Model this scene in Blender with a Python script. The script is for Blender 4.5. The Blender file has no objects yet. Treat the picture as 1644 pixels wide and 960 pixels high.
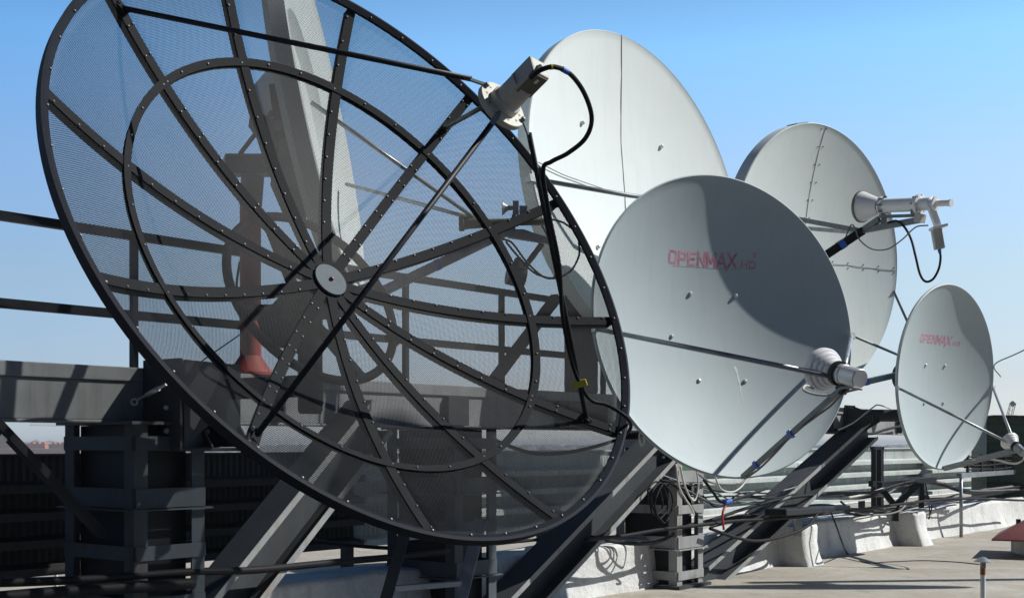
import bpy, math, random
from mathutils import Vector as V, Matrix
random.seed(7)
C = bpy.context.scene
col = C.collection
R_ = math.radians
HAZE = .0008
H = 0.92                      # eye height over the roof; shapes below are in eye-level coordinates
F, CX, HY = 2000.0, 822.0, 712.0
ND = V((.788, -.616, 0)); TD = V((.616, .788, 0)); B0 = V((-1.42, 5.1, 0)); UP = V((0, 0, 1))

def at(px, py, y): return V(((px-CX)/F*y, y, (HY-py)/F*y))
def pl(px, py, s=0.0):        # point of a sight line on the vertical plane s metres in front of the long beam
    d = V(((px-CX)/F, 1, (HY-py)/F)); k = (s + B0.dot(ND))/d.dot(ND); return d*k
def gr(px, py, z=-H):
    d = V(((px-CX)/F, 1, (HY-py)/F)); return d*(z/d.z)
def BP(t, s=0.0, z=0.0): return B0 + TD*t + ND*s + UP*z

# ------------------------------------------------------------------ materials
def nodes(name):
    m = bpy.data.materials.new(name); m.use_nodes = True
    nt = m.node_tree; return m, nt, nt.nodes['Principled BSDF'], nt.nodes['Material Output']
def N(nt, typ, **kw):
    n = nt.nodes.new(typ)
    for k, v in kw.items():
        if k.startswith('i_'): n.inputs[int(k[2:])].default_value = v
        else: setattr(n, k, v)
    return n
def ramp(nt, fac, stops):
    r = N(nt, 'ShaderNodeValToRGB'); e = r.color_ramp.elements
    while len(e) < len(stops): e.new(0.5)
    for k, (p, c) in enumerate(stops):
        e[k].position = p; e[k].color = c if len(c) == 4 else (*c, 1)
    nt.links.new(fac, r.inputs[0]); return r
def mixc(nt, fac, a, b, typ='MIX'):
    m = N(nt, 'ShaderNodeMix', data_type='RGBA', blend_type=typ)
    if isinstance(fac, (int, float)): m.inputs[0].default_value = fac
    else: nt.links.new(fac, m.inputs[0])
    for k, v in ((6, a), (7, b)):
        if isinstance(v, (tuple, list)): m.inputs[k].default_value = (*v[:3], 1)
        else: nt.links.new(v, m.inputs[k])
    return m.outputs[2]
def noise(nt, vec, scale, detail=4, rough=.6):
    n = N(nt, 'ShaderNodeTexNoise'); n.inputs['Scale'].default_value = scale
    n.inputs['Detail'].default_value = detail; n.inputs['Roughness'].default_value = rough
    nt.links.new(vec, n.inputs['Vector']); return n.outputs['Fac']
def paint(name, c, rough=.5, metal=0.0, var=.15, scale=6.0, rust=0.0, streak=0.0, bump=.05, bscale=60, spec=.5, dirt=None):
    m, nt, b, o = nodes(name)
    tc = N(nt, 'ShaderNodeTexCoord'); vec = tc.outputs['Object']
    n1 = noise(nt, vec, scale, 5)
    lo = tuple(x*(1-var) for x in c); hi = tuple(min(1, x*(1+var)) for x in c)
    colr = ramp(nt, n1, [(.3, lo), (.7, hi)]).outputs[0]
    if streak:
        mp = N(nt, 'ShaderNodeMapping'); mp.inputs['Scale'].default_value = (1, 1, .06)
        nt.links.new(vec, mp.inputs['Vector'])
        n3 = noise(nt, mp.outputs[0], 22, 4, .65)
        f3 = ramp(nt, n3, [(.5, (0, 0, 0)), (.72, (streak,)*3)]).outputs[0]
        colr = mixc(nt, f3, colr, dirt or (.2, .19, .16))
    if rust:
        n2 = noise(nt, vec, 5.5, 8, .72)
        f2 = ramp(nt, n2, [(.70-rust*.22, (0, 0, 0)), (.76-rust*.22, (1, 1, 1))]).outputs[0]
        n4 = noise(nt, vec, 40, 4)
        rc = ramp(nt, n4, [(.3, (.07, .025, .012)), (.7, (.22, .09, .03))]).outputs[0]
        colr = mixc(nt, f2, colr, rc)
    nt.links.new(colr, b.inputs['Base Color'])
    rr = N(nt, 'ShaderNodeMapRange'); rr.inputs[3].default_value = max(.05, rough-.12); rr.inputs[4].default_value = min(1, rough+.12)
    nt.links.new(n1, rr.inputs[0]); nt.links.new(rr.outputs[0], b.inputs['Roughness'])
    b.inputs['Metallic'].default_value = metal; b.inputs['Specular IOR Level'].default_value = spec
    if bump:
        bn = N(nt, 'ShaderNodeBump'); bn.inputs['Strength'].default_value = bump; bn.inputs['Distance'].default_value = .01
        nt.links.new(noise(nt, vec, bscale, 5), bn.inputs['Height']); nt.links.new(bn.outputs[0], b.inputs['Normal'])
    return m

M = {}
M['steel'] = paint('grey steel paint', (.055, .061, .068), .65, spec=.15, rust=.24, streak=.35, dirt=(.09, .075, .06), bscale=25)
M['shaded_steel'] = paint('column steel in shade tone', (.085, .105, .12), .65, spec=.2, rust=.34, streak=.5, dirt=(.12, .07, .03), bscale=25)  # shaded copy of the column steel, shade put into the tone
M['pale_steel'] = paint('pale steel in sunlit tone', (.30, .315, .315), .6, spec=.2, rust=.30, streak=.5, dirt=(.22, .13, .07), bscale=25)  # pale copy: sunlight on column plates and leg edges put into the tone
M['beam'] = paint('beam paint', (.30, .315, .32), .65, spec=.2, rust=.1, streak=.3, dirt=(.14, .13, .11), bscale=20)
M['black'] = paint('black coated steel', (.014, .016, .02), .5, var=.3, spec=.25)
M['hub'] = paint('matte grey hub plate', (.12, .145, .16), .7, var=.15, scale=20, spec=.15)
M['cable'] = paint('black cable sheath', (.012, .012, .014), .65, var=.3, bump=0, spec=.2)
M['grey_cable'] = paint('grey cable sheath', (.16, .16, .15), .5, var=.2, bump=0)
M['pale_cable'] = paint('pale cable sheath', (.55, .54, .5), .5, var=.1, bump=0)
M['red_cable'] = paint('red cable sheath', (.5, .06, .06), .5, var=.1, bump=0)
M['rib'] = paint('dark galvanised rib', (.0125, .0135, .0155), .75, metal=0, var=.35, scale=9, bscale=80, spec=.12)
M['rim'] = paint('dark blue rim paint', (.010, .013, .020), .6, var=.25, spec=.15)
M['screw'] = paint('dull screw head', (.13, .14, .15), .5, metal=.3, var=.2, bump=0)
M['zinc'] = paint('bright zinc', (.62, .63, .64), .38, metal=.45, var=.15, bump=0)
M['galv'] = paint('galvanised tube', (.30, .33, .35), .42, metal=.55, var=.25, scale=14, bump=.02)
M['dark_galv'] = paint('weathered galvanised', (.16, .18, .19), .5, metal=.4, var=.3, scale=14)
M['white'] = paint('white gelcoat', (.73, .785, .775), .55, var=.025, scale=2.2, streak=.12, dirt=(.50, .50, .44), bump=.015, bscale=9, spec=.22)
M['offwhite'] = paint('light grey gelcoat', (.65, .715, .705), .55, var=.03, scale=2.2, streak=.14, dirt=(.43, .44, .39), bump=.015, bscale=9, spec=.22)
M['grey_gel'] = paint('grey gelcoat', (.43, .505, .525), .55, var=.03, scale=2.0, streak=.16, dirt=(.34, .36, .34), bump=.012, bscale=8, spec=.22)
M['lnb'] = paint('cream cast metal', (.47, .465, .40), .45, var=.08, scale=30, dirt=(.3, .26, .2), streak=.3)
M['lnb_dark'] = paint('bronze grey housing', (.15, .135, .10), .5, var=.15, scale=30)
M['lnb_white'] = paint('white feed paint', (.78, .79, .80), .4, var=.05, scale=12)
M['red_post'] = paint('rust red primer', (.36, .06, .042), .6, var=.3, scale=8, rust=.1)
M['roof'] = None
M['tape_blue'] = paint('blue tape', (.03, .12, .5), .45, var=.1, bump=0)
M['tape_yellow'] = paint('yellow tape', (.6, .48, .04), .5, var=.1, bump=0)
M['seam'] = paint('dark seam line', (.16, .165, .16), .7, var=.1, bump=0)  # dark joint line between dish panels
M['letters'] = paint('faded red print', (.52, .23, .31), .6, var=.45, scale=22, bump=0)
M['swoosh'] = paint('faded grey print', (.33, .37, .37), .6, var=.2, scale=16, bump=0)
M['shaded_sheet'] = paint('brown sheet darkened for shade', (.013, .012, .012), .6, var=.3, rust=.12, streak=.4, dirt=(.05, .03, .02))  # near-black tone carries the shade lying on the left fence
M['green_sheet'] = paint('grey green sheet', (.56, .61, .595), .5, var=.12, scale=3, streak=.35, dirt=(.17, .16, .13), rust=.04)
M['vent_red'] = paint('red brown tin', (.17, .05, .045), .5, var=.2, rust=.2)
M['green_box'] = paint('green enamel', (.05, .17, .07), .45, var=.2)
M['orange_rust'] = paint('orange rust', (.30, .11, .03), .8, var=.5, scale=20, bump=.3)
M['bark'] = paint('birch bark', (.36, .33, .31), .8, var=.5, scale=20)
M['twig'] = paint('twig bark', (.16, .12, .11), .8, var=.3, scale=20)
M['wood'] = paint('far leafless wood', (.12, .115, .115), .9, var=.3, scale=.05, bump=0)
M['far_brick'] = paint('far red brick', (.42, .16, .11), .8, var=.15, scale=.3, bump=0)
M['far_roof'] = paint('far grey roof', (.3, .28, .28), .8, var=.1, bump=0)
M['crane_y'] = paint('yellow crane paint', (.6, .45, .22), .6, var=.1, bump=0)
M['crane_r'] = paint('dark crane paint', (.2, .16, .16), .6, var=.1, bump=0)

def roofmat():
    m, nt, b, o = nodes('roof screed')
    vec = N(nt, 'ShaderNodeTexCoord').outputs['Object']
    n1 = noise(nt, vec, .9, 8, .65); n2 = noise(nt, vec, 7, 6, .7)
    c1 = ramp(nt, n1, [(.3, (.30, .275, .23)), (.55, (.40, .37, .315)), (.75, (.53, .52, .49))]).outputs[0]
    f2 = ramp(nt, n2, [(.45, (0, 0, 0)), (.7, (.6, .6, .6))]).outputs[0]
    c2 = mixc(nt, f2, c1, (.29, .24, .175))
    mp = N(nt, 'ShaderNodeMapping'); mp.inputs['Rotation'].default_value = (0, 0, R_(38)); mp.inputs['Scale'].default_value = (.25, 2.2, 1)
    nt.links.new(vec, mp.inputs['Vector'])
    n3 = noise(nt, mp.outputs[0], 1.6, 5, .6)
    f3 = ramp(nt, n3, [(.5, (0, 0, 0)), (.66, (.5, .5, .5))]).outputs[0]
    c3 = mixc(nt, f3, c2, (.46, .445, .41))
    n5 = noise(nt, vec, 2.6, 9, .75); f5 = ramp(nt, n5, [(.56, (0, 0, 0)), (.60, (.55, .55, .55)), (.63, (.1, .1, .1)), (.8, (.35, .35, .35))]).outputs[0]
    c3 = mixc(nt, f5, c3, (.22, .19, .15))
    n6 = noise(nt, vec, 60, 3, .6); f6 = ramp(nt, n6, [(.62, (0, 0, 0)), (.72, (.5, .5, .5))]).outputs[0]
    c3 = mixc(nt, f6, c3, (.2, .185, .16))
    nt.links.new(c3, b.inputs['Base Color']); b.inputs['Roughness'].default_value = .85
    bn = N(nt, 'ShaderNodeBump'); bn.inputs['Strength'].default_value = .35; bn.inputs['Distance'].default_value = .03
    nt.links.new(n2, bn.inputs['Height']); nt.links.new(bn.outputs[0], b.inputs['Normal'])
    return m
M['roof'] = roofmat()
def parapetmat():
    m, nt, b, o = nodes('white brushed roof coating')
    vec = N(nt, 'ShaderNodeTexCoord').outputs['Object']
    n1 = noise(nt, vec, 2.5, 7, .65); n2 = noise(nt, vec, 14, 6, .7)
    c1 = ramp(nt, n1, [(.3, (.56, .57, .56)), (.6, (.70, .71, .70))]).outputs[0]
    f2 = ramp(nt, n2, [(.55, (0, 0, 0)), (.75, (.5, .5, .5))]).outputs[0]
    c2 = mixc(nt, f2, c1, (.40, .37, .32))
    mp = N(nt, 'ShaderNodeMapping'); mp.inputs['Scale'].default_value = (1, 1, .1); nt.links.new(vec, mp.inputs['Vector'])
    n3 = noise(nt, mp.outputs[0], 9, 6, .7); f3 = ramp(nt, n3, [(.52, (0, 0, 0)), (.72, (.6, .6, .6))]).outputs[0]
    c2 = mixc(nt, f3, c2, (.36, .34, .30))
    n4 = noise(nt, vec, 1.1, 9, .8); f4 = ramp(nt, n4, [(.495, (0, 0, 0)), (.5, (.7, .7, .7)), (.505, (0, 0, 0))]).outputs[0]
    c2 = mixc(nt, f4, c2, (.25, .24, .22))
    nt.links.new(c2, b.inputs['Base Color']); b.inputs['Roughness'].default_value = .7
    bn = N(nt, 'ShaderNodeBump'); bn.inputs['Strength'].default_value = .5; bn.inputs['Distance'].default_value = .03
    nt.links.new(n2, bn.inputs['Height']); nt.links.new(bn.outputs[0], b.inputs['Normal'])
    return m
M['parapet'] = parapetmat()
def groundmat():
    m, nt, b, o = nodes('town ground')
    vec = N(nt, 'ShaderNodeTexCoord').outputs['Object']
    n1 = noise(nt, vec, .02, 8, .7)
    c1 = ramp(nt, n1, [(.35, (.10, .09, .075)), (.5, (.2, .18, .15)), (.65, (.4, .4, .4))]).outputs[0]
    nt.links.new(c1, b.inputs['Base Color']); b.inputs['Roughness'].default_value = .9
    return m
M['ground'] = groundmat()
def brickmat():
    m, nt, b, o = nodes('green painted brick')
    uv = N(nt, 'ShaderNodeTexCoord').outputs['UV']
    br = N(nt, 'ShaderNodeTexBrick'); br.inputs['Scale'].default_value = 1
    br.inputs['Brick Width'].default_value = .27; br.inputs['Row Height'].default_value = .115; br.inputs['Mortar Size'].default_value = .012
    br.inputs['Color1'].default_value = (.012, .05, .032, 1); br.inputs['Color2'].default_value = (.02, .075, .045, 1); br.inputs['Mortar'].default_value = (.008, .02, .015, 1)
    nt.links.new(uv, br.inputs['Vector'])
    c = mixc(nt, noise(nt, uv, 9, 5), br.outputs['Color'], (.02, .04, .03))
    nt.links.new(c, b.inputs['Base Color']); b.inputs['Roughness'].default_value = .6
    bn = N(nt, 'ShaderNodeBump'); bn.inputs['Strength'].default_value = 1; bn.inputs['Distance'].default_value = .02; bn.invert = True
    nt.links.new(br.outputs['Fac'], bn.inputs['Height']); nt.links.new(bn.outputs[0], b.inputs['Normal'])
    return m
M['brick'] = brickmat()
M['bounce_cut'] = paint('dark bounce-cutting sheet', (.05, .05, .052), .9, var=.25, scale=1.5, bump=.3, bscale=120)
def meshmat():
    m, nt, b, o = nodes('perforated sheet')
    uv = N(nt, 'ShaderNodeTexCoord').outputs['UV']
    p = .0063; sx, sy = p, p*1.7320508
    def cell(off):
        a = N(nt, 'ShaderNodeVectorMath', operation='MULTIPLY_ADD'); nt.links.new(uv, a.inputs[0])
        a.inputs[1].default_value = (1/sx, 1/sy, 0); a.inputs[2].default_value = (off, off, 0)
        f = N(nt, 'ShaderNodeVectorMath', operation='FRACTION'); nt.links.new(a.outputs[0], f.inputs[0])
        s = N(nt, 'ShaderNodeVectorMath', operation='SUBTRACT'); nt.links.new(f.outputs[0], s.inputs[0]); s.inputs[1].default_value = (.5, .5, 0)
        g = N(nt, 'ShaderNodeVectorMath', operation='MULTIPLY'); nt.links.new(s.outputs[0], g.inputs[0]); g.inputs[1].default_value = (sx, sy, 0)
        l = N(nt, 'ShaderNodeVectorMath', operation='LENGTH'); nt.links.new(g.outputs[0], l.inputs[0]); return l.outputs['Value']
    mn = N(nt, 'ShaderNodeMath', operation='MINIMUM'); nt.links.new(cell(0), mn.inputs[0]); nt.links.new(cell(.5), mn.inputs[1])
    gt = N(nt, 'ShaderNodeMath', operation='GREATER_THAN'); nt.links.new(mn.outputs[0], gt.inputs[0]); gt.inputs[1].default_value = p*.418
    ob = N(nt, 'ShaderNodeTexCoord').outputs['Object']
    c = ramp(nt, noise(nt, ob, 3.2, 7), [(.35, (.005, .006, .007)), (.66, (.026, .027, .029))]).outputs[0]
    nt.links.new(c, b.inputs['Base Color']); b.inputs['Roughness'].default_value = .5; b.inputs['Specular IOR Level'].default_value = .13
    tr = N(nt, 'ShaderNodeBsdfTransparent'); mx = N(nt, 'ShaderNodeMixShader')
    nt.links.new(gt.outputs[0], mx.inputs[0]); nt.links.new(tr.outputs[0], mx.inputs[1]); nt.links.new(b.outputs[0], mx.inputs[2])
    nt.links.new(mx.outputs[0], o.inputs['Surface'])
    return m
M['mesh'] = meshmat()

# ------------------------------------------------------------------ building
def lerp(a, b, f): return a+(b-a)*f
def frame(n):
    n = n.normalized(); a = UP if abs(n.z) < .95 else V((1, 0, 0))
    u = a.cross(n).normalized(); return u, n.cross(u), n
def spline(pts, sub=6):
    pts = [V(p) for p in pts]; P = [pts[0]*2-pts[1]] + pts + [pts[-1]*2-pts[-2]]; out = []
    for i in range(1, len(P)-2):
        a, b, c, d = P[i-1:i+3]
        for k in range(sub):
            t = k/sub
            out.append(.5*((2*b)+(c-a)*t+(2*a-5*b+4*c-d)*t*t+(3*b-a-3*c+d)*t**3))
    out.append(pts[-1]); return out
class MB:
    def __init__(s): s.v = []; s.f = []; s.sm = []; s.mi = []; s.uv = {}; s.m = 0
    def face(s, idx, smooth=False): s.f.append(tuple(idx)); s.sm.append(smooth); s.mi.append(s.m)
    def add(s, pts): k = len(s.v); s.v += [V(p) for p in pts]; return k
    def hexa(s, p):               # 8 points: bottom ring then top ring
        k = s.add(p)
        for q in ((0, 3, 2, 1), (4, 5, 6, 7), (0, 1, 5, 4), (1, 2, 6, 5), (2, 3, 7, 6), (3, 0, 4, 7)): s.face([k+i for i in q])
        return s
    def box(s, c, x, y, z):       # half-extent vectors
        return s.hexa([c-x-y-z, c+x-y-z, c+x+y-z, c-x+y-z, c-x-y+z, c+x-y+z, c+x+y+z, c-x+y+z])
    def abox(s, c, sx, sy, sz): return s.box(V(c), V((sx/2, 0, 0)), V((0, sy/2, 0)), V((0, 0, sz/2)))
    def bbox(s, t0, t1, s0, s1, z0, z1):   # box in beam coordinates
        return s.box(BP((t0+t1)/2, (s0+s1)/2, (z0+z1)/2), TD*(t1-t0)/2, ND*(s1-s0)/2, UP*(z1-z0)/2)
    def bar(s, a, b, w, h, up=UP):
        a, b = V(a), V(b); d = (b-a).normalized(); x = d.cross(up).normalized(); y = x.cross(d).normalized()
        return s.box((a+b)/2, x*w/2, y*h/2, (b-a)/2)
    def tube(s, pts, r, n=10, caps=True):
        pts = [V(p) for p in pts]; rings = []; prev = None
        for i, p in enumerate(pts):
            d = (pts[min(i+1, len(pts)-1)]-pts[max(i-1, 0)])
            d = d.normalized() if d.length > 1e-9 else V((0, 0, 1))
            if prev is None: u, w, _ = frame(d)
            else:
                u = (prev-d*prev.dot(d)).normalized(); w = d.cross(u)
            prev = u; rr = r(i/(len(pts)-1)) if callable(r) else r
            rings.append(s.add([p+(u*math.cos(2*math.pi*k/n)+w*math.sin(2*math.pi*k/n))*rr for k in range(n)]))
        for a, b in zip(rings, rings[1:]):
            for k in range(n): s.face([a+k, a+(k+1) % n, b+(k+1) % n, b+k], True)
        if caps:
            s.face([rings[0]+k for k in range(n)][::-1]); s.face([rings[-1]+k for k in range(n)])
        return s
    def lathe(s, o, axis, prof, n=32, u=None, w=None):   # prof: (radius, height along axis)
        if u is None: u, w, axis = frame(axis)
        o = V(o)
        def ring(r, z):
            if r < 1e-6: return [s.add([o+axis*z])]*n
            k = s.add([o+axis*z+(u*math.cos(2*math.pi*i/n)+w*math.sin(2*math.pi*i/n))*r for i in range(n)])
            return [k+i for i in range(n)]
        last = None
        for j in range(len(prof)-1):
            (r0, z0), (r1, z1) = prof[j], prof[j+1]
            sharp = True
            if last is not None:
                (rp, zp) = prof[j-1]; a1 = math.atan2(z0-zp, r0-rp); a2 = math.atan2(z1-z0, r1-r0)
                sharp = abs((a2-a1+math.pi) % (2*math.pi)-math.pi) > .55
            A = ring(r0, z0) if sharp else last
            B = ring(r1, z1); last = B
            for i in range(n):
                q = [A[i], A[(i+1) % n], B[(i+1) % n], B[i]]; q2 = []
                for x in q:
                    if x not in q2: q2.append(x)
                if len(q2) > 2: s.face(q2, True)
        return s
    def bolt(s, p, n, r=.008, h=.006): return s.lathe(p, n, [(r, -.002), (r, h*.5), (r*.6, h), (0, h*1.1)], 8)
    def cyl(s, a, b, r, n=20, r2=None):
        a, b = V(a), V(b); L = (b-a).length; r2 = r if r2 is None else r2
        return s.lathe(a, b-a, [(0, 0), (r, 0), (r2, L), (0, L)], n)
    def prism(s, poly, d):        # flat polygon extruded by d
        k = s.add(poly); j = s.add([V(p)+d for p in poly]); n = len(poly)
        s.face([k+i for i in range(n)][::-1]); s.face([j+i for i in range(n)])
        for i in range(n): s.face([k+i, k+(i+1) % n, j+(i+1) % n, j+i])
        return s
    def plate(s, poly, th, n=None):
        if n is None: n = (V(poly[1])-V(poly[0])).cross(V(poly[2])-V(poly[0])).normalized()
        return s.prism([V(p)-n*th/2 for p in poly], n*th)
    def ibeam(s, a, b, h, w, side, tf=.014, tw=.010):
        a, b = V(a), V(b); d = (b-a).normalized(); side = (side-d*side.dot(d)).normalized(); y = side.cross(d)
        if y.z < 0: y = -y
        for sg in (1, -1): s.box((a+b)/2+y*sg*(h-tf)/2, side*w/2, y*tf/2, (b-a)/2)
        return s.box((a+b)/2, side*tw/2, y*(h/2-tf), (b-a)/2*.999)
    def build(s, name, mats, parent=None, base=None, label=None, bevel=0, smooth=None):
        mats = mats if isinstance(mats, (list, tuple)) else [mats]
        me = bpy.data.meshes.new(name); o = bpy.data.objects.new(name, me); col.objects.link(o)
        if parent is not None: L = ORG[parent.name]; o.parent = parent
        else:
            if base is None:
                base = V((sum(p.x for p in s.v)/len(s.v), sum(p.y for p in s.v)/len(s.v), min(p.z for p in s.v)))
            L = V(base); o.location = L + V((0, 0, H))
        ORG[o.name] = L
        me.from_pydata([p-L for p in s.v], [], s.f)
        for m in mats: me.materials.append(M[m])
        me.polygons.foreach_set('use_smooth', s.sm); me.polygons.foreach_set('material_index', s.mi)
        if s.uv:
            ul = me.uv_layers.new(name='UVMap')
            for lp in me.loops: ul.data[lp.index].uv = s.uv.get(lp.vertex_index, (0, 0))
        me.validate(); me.update()
        if bevel:
            bm = o.modifiers.new('bevel', 'BEVEL'); bm.width = bevel; bm.segments = 2; bm.limit_method = 'ANGLE'; bm.angle_limit = R_(40)
        if label: o['label'] = label
        return o
ORG = {}
def each(name, m, parent, fns, **kw):      # every piece becomes an object of its own
    for f in fns:
        b = MB(); f(b); b.build(name, m, parent, **kw)
def tag(o, label, cat, group=None):
    o['label'] = label; o['category'] = cat
    if group: o['group'] = group
    return o
def struct(o): o['kind'] = 'structure'; return o
def thing(name, label, cat, base, group=None):
    o = bpy.data.objects.new(name, None); col.objects.link(o); o.empty_display_size = .1
    o.location = V(base)+V((0, 0, H)); ORG[o.name] = V(base); return tag(o, label, cat, group)
def cable(name, pts, r, m, label, cat='cable', group=None, sub=7, n=8):
    return tag(MB().tube(spline(pts, sub), r, n).build(name, m), label, cat, group)

class Dish:
    def __init__(s, px, py, y, az, el, R, dep):
        s.c = at(px, py, y); az, el = R_(az), R_(el); s.R, s.dep = R, dep
        s.n = V((math.sin(az)*math.cos(el), -math.cos(az)*math.cos(el), math.sin(el)))
        s.u = UP.cross(s.n).normalized(); s.v = s.n.cross(s.u)
    def S(s, a, b, off=0.0): return s.c + s.u*a + s.v*b + s.n*(s.dep*((a*a+b*b)/s.R**2-1)+off)
    def P(s, r, deg, off=0.0): t = R_(deg); return s.S(r*math.cos(t), r*math.sin(t), off)
    def L(s, a, b, z): return s.c + s.u*a + s.v*b + s.n*z
    def nrm(s, a, b):
        k = 2*s.dep/s.R**2; return (s.n - s.u*k*a - s.v*k*b).normalized()
    def hit(s, px, py):           # local (a, b) where a sight line meets the bowl
        d = V(((px-CX)/F, 1, (HY-py)/F)); o = -s.c
        A = [o.dot(s.u), o.dot(s.v), o.dot(s.n)]; B = [d.dot(s.u), d.dot(s.v), d.dot(s.n)]; k = s.dep/s.R**2
        qa = k*(B[0]**2+B[1]**2); qb = 2*k*(A[0]*B[0]+A[1]*B[1])-B[2]; qc = k*(A[0]**2+A[1]**2)-s.dep-A[2]
        ds = math.sqrt(max(qb*qb-4*qa*qc, 0))
        ts = [(-qb-ds)/(2*qa), (-qb+ds)/(2*qa)]
        t = min(ts, key=lambda t: (A[0]+t*B[0])**2+(A[1]+t*B[1])**2)
        return A[0]+t*B[0], A[1]+t*B[1]
    def rim(s, px, py):
        best = min(range(720), key=lambda k: ((lambda q: ((CX+F*q.x/q.y-px)**2+(HY-F*q.z/q.y-py)**2))(s.P(s.R, k/2))))
        return best/2
    def bowl(s, parent, m, skirt=.0, lip=.012, th=.03, n=128, label=None):
        pr = []; R = s.R; K = 22
        for i in range(K+1): r = R*i/K; pr.append((r, s.dep*((r/R)**2-1)))
        if skirt:
            pr += [(R+.004, .003), (R+.010, -.003), (R+.010, -skirt+.004), (R+.006, -skirt), (R-.03, -skirt)]
            top = -skirt-th
        else:
            pr += [(R+lip*.4, lip*.5), (R+lip, 0), (R+lip, -.014), (R+lip*.4, -.02), (R-.02, -.022)]; top = -th
        for i in range(12, -1, -1):
            r = (R-.05)*i/12; pr.append((r, min(top, s.dep*((r/R)**2-1)-th) if skirt else s.dep*((r/R)**2-1)-th))
        return MB().lathe(s.c, s.n, pr, n, s.u, s.v).build('reflector', m, parent, label=label)

GLYPH = {   # block capitals as strokes in a unit box
 'O': [[(.2, .1), (.8, .1), (.9, .3), (.9, .7), (.8, .9), (.2, .9), (.1, .7), (.1, .3), (.2, .1)]],
 'P': [[(.1, 0), (.1, .9), (.8, .9), (.9, .75), (.9, .58), (.8, .43), (.1, .43)]],
 'E': [[(.9, .9), (.1, .9), (.1, .1), (.9, .1)], [(.1, .5), (.8, .5)]],
 'N': [[(.1, 0), (.1, 1)], [(.1, .95), (.9, .05)], [(.9, 0), (.9, 1)]],
 'M': [[(.08, 0), (.08, 1)], [(.08, .95), (.5, .3), (.92, .95)], [(.92, 0), (.92, 1)]],
 'A': [[(.02, 0), (.5, .98), (.98, 0)], [(.22, .3), (.78, .3)]],
 'X': [[(.04, 1), (.96, 0)], [(.96, 1), (-.12, -.2)]],
 'H': [[(.1, 0), (.1, 1)], [(.9, 0), (.9, 1)], [(.1, .5), (.9, .5)]],
 'D': [[(.1, .1), (.1, .9), (.7, .9), (.9, .7), (.9, .3), (.7, .1), (.1, .1)]],
 '.': [[(.3, .1), (.6, .1)]],
 'r': [[(.5+.45*math.cos(q*math.pi/6), .5+.45*math.sin(q*math.pi/6)) for q in range(13)], [(.38, .25), (.38, .75), (.6, .7), (.6, .55), (.4, .5), (.62, .25)]]}
def decal(dish, parent, text, pa, pb, hpx, m, shear=.0, w=.17, name='lettering'):
    """print laid on the bowl: text runs from sight line pa to pb along its baseline"""
    a = V(dish.hit(*pa)); b = V(dish.hit(*pb)); ex = (b-a); ln = ex.length; ex /= ln; ey = V((-ex.y, ex.x))
    hh = (V(dish.hit(pa[0], pa[1]-hpx))-a).length; adv = ln/len(text); mb = MB(); off = .0006
    for k, ch in enumerate(text):
        for st_ in GLYPH[ch]:
            for (x0, y0), (x1, y1) in zip(st_, st_[1:]):
                def P(x, y): return a + ex*((k+x*.86)*adv + y*hh*shear) + ey*(y*hh)
                p, q = P(x0, y0), P(x1, y1); d = (q-p).normalized(); nrm = V((-d.y, d.x))*(w*hh/2); d = d*(w*hh*.42); off += .000015
                n = 3; rows = []
                for i in range(n+1):
                    c = lerp(p-d, q+d, i/n); rows.append(mb.add([dish.S(*(c-nrm), off), dish.S(*(c+nrm), off)]))
                for A, B in zip(rows, rows[1:]): mb.face([A, B, B+1, A+1])
    return mb.build(name, m, parent)
def strip(dish, r0, r1, deg0, deg1, w, o0, o1, mb, n=24):   # bar following the bowl between two polar points
    pts = []
    for i in range(n+1):
        f = i/n; r = r0+(r1-r0)*f; t = R_(deg0+(deg1-deg0)*f); pts.append((r*math.cos(t), r*math.sin(t)))
    rows = []
    for i, (a, b) in enumerate(pts):
        (a0, b0), (a1, b1) = pts[max(i-1, 0)], pts[min(i+1, n)]
        d = V((a1-a0, b1-b0)).normalized(); q = V((-d.y, d.x))*w/2
        rows.append(mb.add([dish.S(a-q.x, b-q.y, o0), dish.S(a+q.x, b+q.y, o0), dish.S(a+q.x, b+q.y, o1), dish.S(a-q.x, b-q.y, o1)]))
    for A, B in zip(rows, rows[1:]):
        for k in range(4): mb.face([A+k, A+(k+1) % 4, B+(k+1) % 4, B+k])
    mb.face([rows[0]+k for k in range(4)]); mb.face([rows[-1]+k for k in range(4)][::-1])

# ------------------------------------------------------------------ setting
g = MB(); k = g.add([(-9000, -200, -19), (9000, -200, -19), (9000, 12000, -19), (-9000, 12000, -19)]); g.face([k, k+1, k+2, k+3])
struct(g.build('ground', 'ground', base=(0, 0, -19)))
e1 = V((-1.0, 11.6, 0)); 
outline = [V((-14, -6, 0)), V((14, -6, 0)), V((14, 26, 0)), e1+TD*17.5, e1, V((-14, 11.6, 0))]
rb = MB(); rb.prism([p+UP*(-19) for p in outline], UP*(19-H)); struct(rb.build('roof', 'roof', base=(0, 0, -H)))
# low kerb along the roof edge
kb = thing('roof_kerb', 'low white coated kerb along the far edge of the roof', 'kerb', e1+UP*(-H))
mk = MB(); mk.hexa([V((-14, 11.35, -H)), V((-.9, 11.35, -H)), V((-1.05, 11.6, -H)), V((-14, 11.6, -H)), V((-14, 11.42, -H+.12)), V((-.95, 11.42, -H+.12)), V((-1.05, 11.59, -H+.12)), V((-14, 11.59, -H+.12))])
a, b = e1, e1+TD*17.5; i_ = ND*.28
mk.hexa([a+i_+UP*-H, b+i_+UP*-H, b+UP*-H, a+UP*-H, a+i_*.7+UP*(-H+.12), b+i_*.7+UP*(-H+.12), b+UP*(-H+.12), a+UP*(-H+.12)])
mk.build('coping', 'parapet', kb, bevel=.03)

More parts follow.
